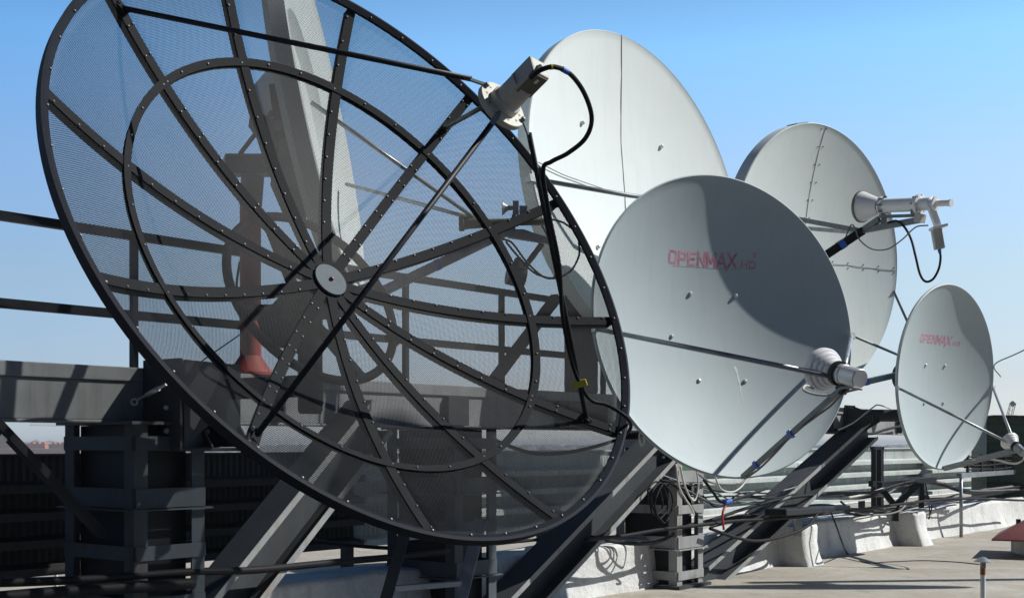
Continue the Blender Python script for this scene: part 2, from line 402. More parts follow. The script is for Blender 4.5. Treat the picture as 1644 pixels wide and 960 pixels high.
# long low parapet under the beam, soft brushed edges, with buttress piers
def soft(mb, name, m, parent=None, bev=.05, disp=.02):
    o = mb.build(name, m, parent)
    md = o.modifiers.new('bevel', 'BEVEL'); md.width = bev; md.segments = 3
    return o
def lumpwall(t0, t1, s0, s1, z0, z1, step=.12):
    """wall block with a slightly wavy hand-coated surface"""
    mb = MB(); n = max(2, int((t1-t0)/step)); prof = []
    r = .035
    for k in range(4): prof.append((s1+.06*(1-k/3)**2, z0+(z1-z0-r)*k/3))
    for k in range(1, 5): th = R_(90*k/4); prof.append((s1-r+r*math.cos(th), z1-r+r*math.sin(th)))
    for k in range(5): th = R_(90+90*k/4); prof.append((s0+r+r*math.cos(th), z1-r+r*math.sin(th)))
    prof.append((s0, z0)); rows = []
    for i in range(n+1):
        t = lerp(t0, t1, i/n); pts = []
        e = 0
        for (s, z) in prof:
            wob = .007*math.sin(t*2.1+z*9)+.006*math.sin(t*5.3+s*7+1)+.004*math.sin(t*11+z*20)
            pts.append(BP(t, s+(wob if z > z0 else wob*2), z+(wob*.9 if z > z0+.05 else 0)))
        rows.append(mb.add(pts))
    m_ = len(prof)
    for A, B in zip(rows, rows[1:]):
        for k in range(m_-1): mb.face([A+k, A+k+1, B+k+1, B+k], True)
    mb.face([rows[0]+k for k in range(m_)][::-1]); mb.face([rows[-1]+k for k in range(m_)])
    return mb
pw = thing('parapet_wall', 'low white coated parapet running under the steel beam', 'wall', BP(4, -.1, -H))
lumpwall(-5, 15.5, -.34, .02, -H-.02, -.625).build('wall', 'parapet', pw)
for (pa, pb, zt) in (((1253, 907), (1306, 905), -.62), ((1421, 874), (1474, 868), -.62)):
    ga, gb = gr(*pa), gr(*pb)
    ta, tb = (ga-B0).dot(TD), (gb-B0).dot(TD)
    sp = (ga-B0).dot(ND)
    lumpwall(ta, ta+.27, .0, .03+.19, -H-.02, zt-.0, .08).build('buttress', 'parapet', pw)

# ------------------------------------------------------------------ steel gantry
G = thing('steel_gantry', 'long grey steel beam on slanting legs that carries the row of dishes', 'steel frame', BP(0, 0, -H))
ZB, ZT = .088, .30
bm = MB(); bm.bbox(-6, 9.0, -.055, .05, ZB+.004, ZT-.055); bm.bbox(-6, 9.0, -.075, .062, ZT-.055, ZT); bm.bbox(-6, 9.0, -.075, .058, ZB-.008, ZB+.004)
bm.build('beam', 'beam', G, bevel=.004)
each('stiffener', 'steel', G, [lambda b, t=t: b.bbox(t, t+.012, .05, .1, ZB+.006, ZT-.056) for t in (-3.2, -1.6, .55, 2.72, 4.9, 6.4, 7.9)])
for (px0, px1) in ((890, 968), (712, 745)):
    t0 = (pl(px0, 640, .05)-B0).dot(TD); t1 = (pl(px1, 640, .05)-B0).dot(TD); MB().bbox(t0, t1, .05, .085, ZB+.006, ZT-.058).build('stiffener', 'steel', G, bevel=.003)
SL = .13
for (qa_, qb_) in (((582, 682), (467, 827)), ((1086, 690), (830, 960)), ((1387, 690), (1208, 853)), ((-60, 690), (-230, 860))):
    b, a = pl(*qa_, SL), pl(*qb_, SL); a = b+(a-b)*((b.z+H-.01)/(b.z-a.z)); b = b+(b-a).normalized()*.06
    lg = MB().ibeam(a, b, .205, .18, ND, .016, .010).build('leg', 'steel', G, bevel=.002)
    d = (b-a).normalized(); y = ND.cross(d); y = y if y.z > 0 else -y
    for sg in (1, -1): MB().box((a+b)/2+y*sg*.0885+ND*.0905, ND*.0014, y*.0145, (b-a)*.497).build('sunlit_edge', 'pale_steel', lg)  # pale strips paint the sunlight along the flange edges
# diagonal brace on the left, thin dark
MB().bar(pl(-60, 622, .12), pl(165, 858, .12), .03, .045, ND).build('brace', 'black', G)
# console bracket on the beam at the left
cb = MB(); x0 = (pl(231, 640, .07)-B0).dot(TD); x1 = (pl(352, 640, .07)-B0).dot(TD)
cb.bbox(x0, x0+.014, .063, .30, -.02, .33); cb.bbox(x0, x1, .063, .077, -.02, .33)
cb.bbox(x0, x1, .063, .30, -.03, -.016)
cb.prism([BP(x0+.16, .078, .25), BP(x0+.16, .29, -.014), BP(x0+.16, .078, -.014)], TD*.012)
cb.prism([BP(x1-.02, .078, .25), BP(x1-.02, .29, -.014), BP(x1-.02, .078, -.014)], TD*.012)
cb.prism([BP(x0+.016, .296, .325), BP(x1, .20, .325), BP(x1, .20, .0), BP((x0+x1)/2+.03, .25, .10), BP(x0+.016, .296, -.005)], ND*.008)
cbo = cb.build('console', 'steel', G, bevel=.003)
each('bolt', 'zinc', cbo, [lambda b, z=z: b.bolt(BP(x0-.001, .22, z), -TD, .012, .012) for z in (.26, .14, .05)] + [lambda b, z=z, t=t: b.bolt(BP(t, .078, z), ND, .012, .012) for z in (.26, .05) for t in (x0+.06, x1-.07)])
# turnbuckle
ta, tb = pl(216, 645, .1), pl(273, 613, .34)
tk = MB().tube([lerp(ta, tb, .1), lerp(ta, tb, .9)], .006, 8); tk.tube([lerp(ta, tb, .34), lerp(ta, tb, .68)], .010, 8)
for p in (ta, tb): tk.tube([p+ND.cross(UP)*.0+V((math.cos(q)*.012, 0, math.sin(q)*.012)) for q in [i*math.pi/6 for i in range(13)]], .004, 6, False)
tag(tk.build('turnbuckle', 'zinc'), 'small bright turnbuckle hooked on the dark console plate', 'turnbuckle')
# flange console that carries the small right dish
d4 = Dish(1520.8, 605.3, 10.2, 41.5, -3.1, .744, .175)
pe = d4.L(0, 0, -.42); ps = pl(1385, 667, .1)
pp = MB().cyl(ps, V((pe.x, pe.y, ps.z)), .052, 24); pp.build('pipe_arm', 'steel', G)
fl = MB(); q = pl(1362, 668, .06); tq = (q-B0).dot(TD)
fl.bbox(tq-.10, tq+.10, .063, .080, ZB-.05, ZT+.02)
for t in (tq-.08, tq+.07): fl.prism([BP(t, .081, ZT+.01), BP(t, .30, q.z), BP(t, .30, q.z-.05), BP(t, .081, ZB-.04)], TD*.012)
fl.build('flange', 'steel', G, bevel=.003)

# columns: four angles and batten plates
def tof(px, s_): return (pl(px, 640, s_)-B0).dot(TD)
def column(px, label, m):
    ws, wt = .23, .165; t = tof(px, ws)+wt                 # px is the sight line of the near corner
    o = thing('lattice_column', label, 'column', BP(t, 0, -H), 'built-up columns under the steel beam')
    zs0, zs1 = -H, ZB-.012
    for st_ in (1, -1):
        for ss in (1, -1):
            poly = [(wt, ws), (wt-.062, ws), (wt-.062, ws-.008), (wt-.008, ws-.008), (wt-.008, ws-.062), (wt, ws-.062)]
            if st_*ss < 0: poly = poly[::-1]
            MB().prism([BP(t+st_*a, ss*b, zs0) for a, b in poly], UP*(zs1-zs0)).build('corner_angle', m, o)
    def srt(a, b): return (min(a, b), max(a, b))
    z = zs1-.075; k = 0
    while z > zs0+.05:
        h = .055 if k % 2 == 0 else .075
        for ss in (1, -1):
            MB().bbox(t-wt+.004, t+wt-.004, *srt(ss*(ws+.001), ss*(ws+.008)), z-h/2, z+h/2).build('batten', m, o)
            MB().bbox(*srt(t+ss*(wt+.001), t+ss*(wt+.008)), -ws+.004, ws-.004, z-h/2, z+h/2).build('batten', m, o)
            if k % 2 == 1:
                MB().bbox(t-wt-.02, t+wt+.02, *srt(ss*(ws+.009), ss*(ws+.03)), z-h/2-.01, z-h/2-.004).build('ledge', m, o)
                MB().bbox(*srt(t+ss*(wt+.009), t+ss*(wt+.03)), -ws-.008, ws+.008, z-h/2-.01, z-h/2-.004).build('ledge', m, o)
        z -= .21; k += 1
    MB().bbox(t-wt-.025, t+wt+.025, -ws-.025, ws+.025, zs1-.003, zs1+.009).build('cap_plate', m, o)
    MB().bbox(t-wt-.04, t+wt+.04, -ws-.04, ws+.04, zs0, zs0+.02).build('base_plate', 'steel', o)
    MB().bbox(t-.12, t+.12, -.19, .17, zs0+.02, zs1-.005).build('shade_core', 'black', o)  # black infill stands in for the shade inside the column
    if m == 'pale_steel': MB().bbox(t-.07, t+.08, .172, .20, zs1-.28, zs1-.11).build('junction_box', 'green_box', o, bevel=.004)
    return o
column(215, 'dark lattice column at the left under the mesh dish rim', 'shaded_steel')
column(730, 'lattice column behind the leaning ladder with a rusty ledge', 'shaded_steel')
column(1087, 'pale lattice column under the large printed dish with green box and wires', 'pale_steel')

# ------------------------------------------------------------------ railing along the beam
rl = thing('railing', 'two-bar dark steel railing standing on the beam behind the dishes', 'railing', BP(0, -.09, ZT))
MB().bar(BP(-6, -.09, .842), BP(3.6, -.09, .85), .034, .034).build('rail', 'black', rl)
MB().bar(BP(-6, -.09, .512), BP(3.6, -.09, .53), .028, .036).build('rail', 'black', rl)
for px in (-330, 215, 651, 805, 968):
    t = (pl(px, 560, -.09)-B0).dot(TD)
    MB().bar(BP(t, -.09, ZT), BP(t, -.09, .83), .026, .026, TD).build('post', 'black', rl)
MB().bar(pl(893, 478, -.03), pl(792, 612, -.03), .05, .05, ND).build('brace', 'black', rl)

# ------------------------------------------------------------------ louvred wind fences behind
def fence(t0, t1, s, m, label, m2=None):
    o = thing('louvred_fence', label, 'fence', BP((t0+t1)/2, s, -.66)); m2 = m2 or m
    n = max(1, round((t1-t0)/2.0))
    for j in range(n):
        a, b = lerp(t0, t1, j/n)+.006, lerp(t0, t1, (j+1)/n)-.006
        p = MB(); N_ = int((b-a)/.02)                    # fine vertical corrugation
        ra = [p.add([BP(lerp(a, b, i/N_), s+(.008 if i % 2 else 0), -.64), BP(lerp(a, b, i/N_), s+(.008 if i % 2 else 0), -.055)]) for i in range(N_+1)]
        for A, B in zip(ra, ra[1:]): p.face([A, A+1, B+1, B])
        for i_, z in enumerate((-.195, -.33, -.465, -.60)):
            p.prism([BP(a, s+.01, z+.012), BP(a, s+.115, z-.006), BP(a, s+.115, z-.045), BP(a, s+.108, z-.045), BP(a, s+.108, z-.014), BP(a, s+.01, z+.003)], TD*(b-a))
        p.prism([BP(a, s-.02, -.05), BP(a, s+.03, -.05), BP(a, s+.03, -.062), BP(a, s-.02, -.062)], TD*(b-a))
        p.build('panel', m, o)
        MB().bbox(a-.03, a+.03, s-.09, s-.03, -H, -.08).build('post', m2, o)
    return o
fence(-7, 2.45, -1.4, 'shaded_sheet', 'shade-darkened louvred fence behind the mesh dish and left column', 'pale_steel')
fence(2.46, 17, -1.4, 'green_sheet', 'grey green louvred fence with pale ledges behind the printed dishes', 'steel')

# ------------------------------------------------------------------ the big mesh dish
md = Dish(605.8, 373, 4.36, 46.8, 28.8, 1.2, .311)
base = V((-.83, 4.70, .02))
Q = thing('mesh_dish', 'huge black perforated mesh dish with twelve ribs in the foreground', 'satellite dish', base)
RIBS = [132, 102.5, 73.5, 44, 16, 347, 318.5, 287, 257.5, 226.5, 195.5, 163.3]
order = sorted(RIBS)
for j in range(12):
    a0 = order[j]; a1 = order[(j+1) % 12]+(360 if j == 11 else 0); mid = R_((a0+a1)/2)
    p = MB(); nr, na = 26, 8; k0 = len(p.v)
    for i in range(nr+1):
        r = .085+(1.190-.085)*i/nr
        for k in range(na+1):
            t = R_(lerp(a0, a1, k/na)); a, b = r*math.cos(t), r*math.sin(t)
            idx = p.add([md.S(a, b)]); x = r*math.cos(t-mid); y = r*math.sin(t-mid)
            # arc length along the bowl keeps the holes round
            s_ = 1+ (2/3)*(md.dep/1.44*r)**2*2
            p.uv[idx] = (y*1.0, x*s_)
    for i in range(nr):
        for k in range(na):
            q = k0+i*(na+1)+k; p.face([q, q+1, q+na+2, q+na+1], True)
    o = p.build('mesh_panel', 'mesh', Q)
    so = o.modifiers.new('sheet', 'SOLIDIFY'); so.thickness = .0011; so.offset = 0; so.use_rim = True
SCREWS = []
for a in RIBS:
    p = MB(); strip(md, .07, 1.185, a, a, .030, -.030, -.003, p, 30); strip(md, .07, 1.180, a, a, .040, .0025, .005, p, 30)
    ro = p.build('rib', 'rib', Q)
    t = R_(a); q = (-math.sin(t), math.cos(t))
    for i in range(11):
        r = .17+i*.098
        for sg in ((1, -1) if a in (132, 44, 226.5, 318.5) else (1,)):
            w = .0135*sg; SCREWS.append((md.S(r*math.cos(t)+q[0]*w, r*math.sin(t)+q[1]*w, .005), md.nrm(r*math.cos(t), r*math.sin(t)), ro))
p = MB(); strip(md, .858, .858, 0, 360, .028, .006, .009, p, 180); strip(md, .858, .858, 0, 360, .022, -.014, -.003, p, 180)
ro = p.build('ring', 'rib', Q)
for k in range(36):
    if min(abs((k*10+5-a+180) % 360-180) for a in RIBS) > 3: SCREWS.append((md.P(.858, k*10+5, .009), md.nrm(.858*math.cos(R_(k*10+5)), .858*math.sin(R_(k*10+5))), ro))
rm = MB().lathe(md.c, md.n, [(1.174, .006), (1.192, .022), (1.203, .020), (1.203, -.016), (1.194, -.016), (1.190, -.006), (1.174, -.003), (1.174, .006)], 192, md.u, md.v)
ro = rm.build('rim', 'rim', Q)
for k in range(48): SCREWS.append((md.L(1.180*math.cos(R_(k*7.5+2)), 1.180*math.sin(R_(k*7.5+2)), .012), md.n, ro))
def insight(p): return -20 < CX+F*p.x/p.y < 1660 and -20 < HY-F*p.z/p.y < 980
SCREWS.sort(key=lambda q: (not insight(q[0]), q[0].y))
for p, n_, par in SCREWS[:100]: MB().bolt(p, n_, .0047, .005).build('screw', 'screw', par)
sc = MB()
for p, n_, par in SCREWS[100:]: sc.bolt(p, n_, .0047, .005)
sc.build('screw', 'screw', Q)['kind'] = 'stuff'
hb = MB().lathe(md.L(0, 0, -md.dep+.010), md.n, [(.0, .008), (.066, .008), (.067, .005), (.067, 0), (0, 0)], 48)
ho = hb.build('hub_cover', 'hub', Q)
MB().bolt(md.L(0, 0, -md.dep+.018), md.n, .008, .012).build('centre_bolt', 'vent_red', ho)
MB().lathe(md.L(0, 0, -md.dep), md.n, [(0, -.004), (.074, -.004), (.074, -.16), (.06, -.2), (0, -.2)], 36).build('hub_drum', 'rib', Q)
# polar ring mount behind
mr = MB(); ctr = md.L(0, 0, -md.dep-.10)
mr.tube([ctr+(md.u*math.cos(R_(k*6))+md.v*math.sin(R_(k*6)))*.36 for k in range(61)], .017, 10, False)
mr.build('mount_ring', 'rib', Q)
for a in (15, 105, 195, 285):
    MB().bar(md.L(.36*math.cos(R_(a)), .36*math.sin(R_(a)), -md.dep-.10), md.L(.09*math.cos(R_(a)), .09*math.sin(R_(a)), -md.dep-.16), .03, .03, md.n).build('mount_spoke', 'rib', Q)
pc = md.L(0, 0, -md.dep-.2)
MB().bar(pc+md.n*.02, pc-md.n*.16, .14, .12).build('elevation_head', 'rib', Q)
pp = at(498, 600, 4.74)
ph = MB(); ph.lathe(V((pp.x, pp.y, at(0, 664, 4.74).z)), UP, [(0, 0), (.04, 0), (.047, .012), (.047, .36), (.06, .362), (.06, .40), (0, .40)], 28); ph.build('mount_post', 'rib', Q)
MB().bar(V((pp.x, pp.y, .34)), pc-md.n*.1, .09, .07).build('mount_yoke', 'rib', Q)
br = MB(); q = V((pp.x, pp.y, .2)); kx = (q-B0).dot(ND); tq = (q-B0).dot(TD)
br.bar(BP(tq, .06, .22), BP(tq, kx-.04, .22), .07, .08); br.bbox(tq-.1, tq+.1, .063, .08, .1, .33); br.build('mount_arm', 'rib', Q)
# linear actuator and levers behind the hub
MB().cyl(at(452, 495, 4.72), at(545, 508, 4.95), .02).build('actuator', 'black', Q)
MB().bar(at(624, 535, 4.9), at(640, 552, 4.9), .05, .05).build('limit_switch', 'black', Q)
MB().bar(at(430, 560, 4.7), at(444, 520, 4.75), .018, .018).build('lever', 'black', Q)
# feed
AX = md.n; Fp = md.c + AX*(.985-md.dep)
fp = MB().lathe(Fp, AX, [(0, 0), (.086, 0), (.088, .003), (.088, .018), (.086, .021), (0, .021)], 48)
fo = fp.build('feed_plate', 'lnb', Q)
for k in range(10):
    t = R_(k*36+8); MB().lathe(Fp+AX*.021+(md.u*math.cos(t)+md.v*math.sin(t))*.066, AX, [(.0045, 0), (.0045, .0012), (0, .0013)], 8).build('bolt_hole', 'lnb_dark', fo)
MB().lathe(Fp+AX*.021, AX, [(.052, 0), (.052, .022), (.047, .026), (.044, .028), (.044, .10), (0, .10)], 40).build('throat', 'lnb', fo)
Lo_ = Fp+AX*.145; q_ = (-Lo_).normalized()+V((.55, 0, -.75)); ly = -(q_-AX*q_.dot(AX)).normalized(); lx = ly.cross(AX)
lb = MB(); lo = Fp+AX*.15
lb.box(lo, lx*.034, ly*.034, AX*.048)
lbo = lb.build('converter', ['lnb'], Q, bevel=.006)
MB().box(lo-ly*.0365, lx*.029, AX*.042, ly*.002).build('lid', 'lnb_dark', lbo, bevel=.002)
MB().box(lo-ly*.039+AX*.02-lx*.0, lx*.005, AX*.008, ly*.001).build('sticker', 'lnb_white', lbo)
SR = [(132, 1.10), (44, 1.0), (318.5, 1.06), (226.5, 1.10)]
ends = {}
for a, r in SR:
    A = md.P(r, a, .012); t = R_(a); dirn = md.u*math.cos(t)+md.v*math.sin(t)
    B1 = Fp+AX*.024+dirn*.078; B2 = Fp+AX*.004+dirn*.125
    ends[a] = (A, B2)
    s_ = MB(); s_.tube([A, B2], .0092, 12)
    so = s_.build('strut', 'black', Q)
    e = MB(); e.bar(B2-(B2-A).normalized()*.02, B1+AX*.002, .018, .005, AX); e.bolt(B1+AX*.003, AX, .008, .008)
    e.build('end_tab', 'dark_galv', so)
    f = MB(); f.box(A-md.n*.004, dirn*.022, md.n.cross(dirn)*.012, md.n*.01); f.bolt(A+dirn*.02, md.n, .009, .01); f.build('foot_clip', 'rib', so)
# feed cable: loops out of the converter, then runs down the right strut
A, B2 = ends[318.5]
yb = lo.y
cp = [lo+AX*.05+ly*-.0, at(853, 124, yb-.08), at(868, 113, yb-.12), at(890, 108, yb-.12), at(915, 119, yb-.08), at(938, 150, yb-.02), at(950, 190, yb+.04), at(940, 222, yb+.10), at(912, 246, yb+.16), at(885, 260, yb+.2), at(872, 274, yb+.22)]
def on_strut(f, off): return lerp(B2, A, f)+V((off, -.012, 0))
for f in (.25, .42, .6, .78): cp.append(on_strut(f, .012 if f < .5 else -.012))
cp += [on_strut(.88, .008), lerp(A, B2, .05)+V((.03, -.02, .02)), at(975, 650, A.y-.03), at(1004, 668, A.y-.03), at(1013, 682, A.y+.04), at(1006, 695, A.y+.12), at(985, 700, A.y+.2)]
cb = MB().tube(spline(cp, 8), .0075, 10).build('feed_cable', 'cable', Q)
MB().tube(spline(cp[:4], 6)[1:8], lambda f: .011-.003*f, 10).build('boot', 'cable', cb)
def tape(par, p, q, r, m): MB().cyl(p, q, r, 14).build('tape', m, par)
sp = spline(cp, 8)
tape(cb, sp[22], sp[23], .0085, 'tape_yellow'); tape(cb, sp[28], sp[31], .0086, 'tape_blue')
ty = on_strut(.86, 0)
yt = MB(); yt.box(ty, V((.026, 0, .006)), V((0, .016, 0)), V((-.004, 0, .013))); yt.build('tape', 'tape_yellow', cb, bevel=.003)

# ------------------------------------------------------------------ side-on white dish behind the mesh
d5 = Dish(523, 185, 5.95, 90.0, 10.3, .85, .15)
b5 = pl(400, 600, -.02)
W = thing('side_on_dish', 'white dish seen edge-on through the mesh on a red post', 'satellite dish', V((b5.x, b5.y, ZT)))
d5.bowl(W, 'offwhite', skirt=.075, th=.03)
MB().lathe(d5.L(0, 0, -.12), -d5.n, [(.50, -.06), (.46, -.02), (.26, .09), (.18, .20), (0, .20)], 40).build('back_cone', 'offwhite', W)
for (x, y0, y1, m, nm, r) in ((400, 330, 597, 'red_post', 'red_post', .046), (413, 283, 330, 'dark_galv', 'post_sleeve', .05)):
    y = b5.y if x == 400 else b5.y
    a = at(402, y1, y); b = at(402 if x == 400 else 410, y0, y); MB().cyl(V((a.x, y, a.z)), V((a.x+(.01 if x != 400 else 0), y, b.z)), r, 24).build(nm, m, W)
pf = at(402, 603, b5.y)
MB().lathe(V((pf.x, pf.y, ZT)), UP, [(0, 0), (.095, 0), (.095, .012), (.046, .085), (0, .085)], 24).build('post_foot', 'red_post', W)
yh = b5.y
MB().ibeam(at(361, 266, yh), at(470, 266, yh+.1), .085, .09, V((0, 1, 0)), .012, .05).build('head_beam', 'dark_galv', W, bevel=.003)
MB().bar(at(452, 190, yh+.1), at(476, 345, yh+.14), .06, .06, V((0, 1, 0))).build('head_arm', 'dark_galv', W, bevel=.004)
MB().bar(at(443, 138, yh+.1), at(450, 196, yh+.1), .05, .08, V((0, 1, 0))).build('upper_clamp', 'rib', W, bevel=.004)
MB().bar(at(471, 298, yh+.12), at(480, 348, yh+.14), .06, .07, V((0, 1, 0))).build('lower_clamp', 'rib', W, bevel=.004)
MB().bar(at(385, 248, yh+.03), at(437, 180, yh+.1), .016, .016, V((0, 1, 0))).build('tilt_rod', 'rib', W)
MB().bar(d5.L(0, .05, -.3), at(458, 235, yh+.1), .12, .12).build('back_bracket', 'rib', W, bevel=.004)
MB().bar(d5.L(0, -.25, -.26), at(476, 335, yh+.14), .1, .1).build('back_bracket', 'rib', W, bevel=.004)
f5 = at(765, 352, 5.85)
for (px, py, nm) in ((500, 165, 'strut'), (556, 296, 'strut')):
    a = at(px, py, 5.35 if px == 500 else 6.55); MB().tube([a, f5], .010, 10).build(nm, 'galv', W)
MB().bar(at(606, 472, 5.75), at(825, 366, 5.85), .04, .045).build('boom', 'galv', W)
tp = lerp(at(606, 472, 5.75), at(825, 366, 5.85), .42); tq = lerp(at(606, 472, 5.75), at(825, 366, 5.85), .45)
MB().bar(tp, tq, .044, .049).build('tape', 'tape_blue', W)
MB().cyl(at(596, 476, 5.75), at(560, 490, 5.72), .018).build('boom_joint', 'tape_blue', W)
MB().lathe(at(737, 358, 5.85), (at(870, 356, 5.85)-at(737, 358, 5.85)), [(0, 0), (.038, 0), (.040, .004), (.040, .022), (.032, .026), (.026, .09), (.026, .11), (.017, .115), (.017, .42), (0, .42)], 28).build('converter', 'lnb_dark', W)
MB().prism([at(812, 368, 5.83), at(840, 368, 5.83), at(888, 383, 5.83), at(888, 391, 5.83), at(815, 380, 5.83)], V((0, .05, 0))).build('bracket_plate', 'galv', W, bevel=.002)
s2 = MB().lathe(at(806, 334, 5.8), at(850, 334, 5.8)-at(806, 334, 5.8), [(0, .001), (.033, 0), (.034, .003), (.012, .028), (.010, .05), (.0, .05)], 24)
s2.box(at(828, 334, 5.8), V((.014, 0, 0)), V((0, .02, 0)), V((0, 0, .03))); s2.box(at(840, 338, 5.8), V((.018, 0, 0)), V((0, .02, 0)), V((0, 0, .018))); s2.build('side_feed', 'galv', W)
MB().bar(at(825, 345, 5.81), at(824, 372, 5.81), .018, .018, V((0, 1, 0))).build('feed_stem', 'galv', W)
MB().cyl(at(870, 392, 6.0), at(828, 448, 5.9), .014).build('stay', 'rib', W)
cl = MB().cyl(at(815, 440, 5.88), at(842, 446, 5.9), .05, 16); cl.cyl(at(826, 436, 5.88), at(834, 418, 5.9), .024, 14); cl.build('swivel_clamp', 'black', W)
cable('looped_cable', [at(806, 384, 5.8), at(822, 390, 5.8), at(845, 420, 5.8), at(870, 443, 5.8), at(888, 446, 5.82), at(893, 430, 5.85), at(886, 395, 5.9), at(870, 362, 5.9), at(858, 345, 5.9)], .005, 'cable', 'thin black cable looping under the feed behind the mesh', 'cable')
cable('looped_cable', [at(812, 388, 5.85), at(832, 412, 5.85), at(858, 438, 5.88), at(890, 447, 5.9), at(915, 436, 5.95), at(928, 415, 6.0), at(930, 398, 6.02), at(925, 375, 6.05), at(905, 358, 6.0), at(885, 352, 5.95)], .005, 'cable', 'second thin black cable drooping from the feed to the white dish edge', 'cable')

# ------------------------------------------------------------------ tall white dish
d2 = Dish(1034, 313, 7.57, 46.9, 10, 1.019, .133)
p2 = pl(933, 640, -.02)
W2 = thing('tall_white_dish', 'tall bright white dish with one vertical seam behind the mesh rim', 'satellite dish', V((p2.x, p2.y, ZT)))
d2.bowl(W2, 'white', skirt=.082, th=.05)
MB().lathe(d2.L(0, 0, -.13), -d2.n, [(.5, 0), (.28, .09), (.2, .16), (0, .16)], 40).build('back_cone', 'dark_galv', W2)
MB().bar(V((p2.x, p2.y, ZT)), V((p2.x, p2.y, at(0, 455, p2.y).z)), .15, .15, TD).build('post', 'steel', W2, bevel=.01)
MB().bar(d2.L(0, -.3, -.26), V((p2.x, p2.y, at(0, 480, p2.y).z)), .16, .16).build('mount_head', 'steel', W2, bevel=.01)
sm = MB(); pts = [(998, 56), (998, 120), (997, 190), (997, 230), (1000, 270), (1003, 310), (1006, 370)]
lp = [V(d2.hit(*q)) for q in pts]
for a, b in zip(lp, lp[1:]):
    d = (b-a).normalized(); q = V((-d.y, d.x))*.0022
    sm.plate([d2.S(a.x-q.x, a.y-q.y, .001), d2.S(a.x+q.x, a.y+q.y, .001), d2.S(b.x+q.x, b.y+q.y, .001), d2.S(b.x-q.x, b.y-q.y, .001)], .002)
sm.build('seam', 'seam', W2)
for (x, y) in ((934, 198), (1061, 236), (959, 397)):
    a = d2.hit(x, y); MB().bolt(d2.S(*a), d2.nrm(*a), .013, .02).build('bolt', 'zinc', W2)
a2 = d2.L(-.97, -.12, .0)
MB().tube([d2.P(1.008, d2.rim(850, 289), .0), at(1010, 314, 7.1), at(1075, 322, 7.35)], .013, 10).build('strut', 'dark_galv', W2)
MB().box(d2.P(1.023, d2.rim(850, 289), -.01), d2.u*.03, d2.v*.02, d2.n*.02).build('strut_clip', 'zinc', W2)
cable('thin_wire', [d2.S(*d2.hit(862, 262), .012), d2.S(*d2.hit(900, 281), .012), d2.S(*d2.hit(930, 292), .012), d2.S(*d2.hit(965, 304), .012)], .0028, 'grey_cable', 'thin grey wire strung across the bright white dish face', 'wire')

# ------------------------------------------------------------------ large printed dish
def scalar_feed(parent, Fp, ax, k=1.0, silver='zinc'):
    MB().lathe(Fp, -ax, [(.0, .012), (.09*k, .0), (.108*k, -.026*k), (.113*k, -.026*k), (.113*k, -.004*k), (.106*k, .012*k), (.097*k, .016*k), (.096*k, .026*k), (.090*k, .038*k), (.081*k, .042*k), (.080*k, .052*k), (.074*k, .064*k), (.066*k, .068*k), (.065*k, .078*k), (.058*k, .092*k), (.05*k, .1*k), (0, .1*k)], 48).build('scalar_horn', 'lnb_white', parent)
    MB().lathe(Fp-ax*.1*k, -ax, [(.05*k, 0), (.064*k, .002), (.064*k, .03*k), (.05*k, .032*k)], 36).build('clamp_ring', 'black', parent)
    lb = MB().lathe(Fp-ax*.13*k, -ax, [(.052*k, 0), (.054*k, .03*k), (.05*k, .035*k), (.05*k, .145*k), (.046*k, .15*k), (0, .15*k)], 36).build('converter', silver, parent)
    return lb
d1 = Dish(1169, 521, 7.05, 24.9, 7.7, .862, .2195)
W1 = thing('printed_dish', 'large grey dish with red OPENMAX HD print at the centre', 'satellite dish', BP(4.9, .2, ZT))
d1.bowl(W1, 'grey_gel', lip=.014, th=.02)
decal(d1, W1, 'OPENMAX', (1073, 424), (1184, 430.5), 23.5, 'letters')
decal(d1, W1, '.', (1184, 431), (1189, 431.3), 12.5, 'letters')
decal(d1, W1, 'HD', (1189, 431), (1214.5, 432.6), 13, 'letters')
decal(d1, W1, 'r', (1207.5, 413), (1215.5, 413.5), 8, 'letters', w=.1, name='registered_mark')
ln_ = MB(); k0 = None
for i in range(17):
    f = i/16; r_ = [ln_.add([d1.S(*d1.hit(lerp(1079, 1188, f), lerp(427, 433.6, f)+dy), .0007)]) for dy in (-.5, .5)]
    if k0: ln_.face([k0[0], r_[0], r_[1], k0[1]])
    k0 = r_
ln_.build('underline', 'swoosh', W1)
for (x, y) in ((1108, 472), (1181, 475), (1078, 540), (1122, 611), (1196, 612)):
    a = d1.hit(x, y); MB().bolt(d1.S(*a), d1.nrm(*a), .0125, .012).build('bolt', 'zinc', W1)
bd = MB(); k0 = None
for i in range(13):
    f = i/12; px, py = lerp(1179, 1194, f**.7), lerp(588, 655, f); wd_ = (3.2*(1-f)**1.5+.35)*(1+.3*math.sin(i*2.1))
    r_ = [bd.add([d1.S(*d1.hit(px+dx*wd_/2, py), .0007)]) for dx in (-1, 1)]
    if k0: bd.face([k0[0], r_[0], r_[1], k0[1]])
    k0 = r_
bd.build('bird_dropping', 'white', W1)
F1 = d1.c + d1.n*.851 - d1.v*.432
ax1 = (d1.L(0, -.05, -.2)-F1).normalized()
lb1 = scalar_feed(W1, F1+ax1*.06, ax1, .97)
rL, rR = d1.rim(955, 528), d1.rim(1362, 540)
fb = F1-ax1*.07
for a in (rL, rR):
    A = d1.P(.868, a, .008); s_ = MB().tube([A, fb+(A-fb).normalized()*.06-d1.v*.02], .0135, 12).build('strut', 'galv' , W1)
    MB().box(A, d1.u*.018, d1.v*.018, d1.n*.014).build('clip', 'zinc', s_)
ab = d1.P(.868, d1.rim(1190, 762), .01); ae = fb-d1.v*.07
arm = MB().bar(ab, ae, .022, .026, d1.n).build('feed_arm', 'dark_galv', W1)
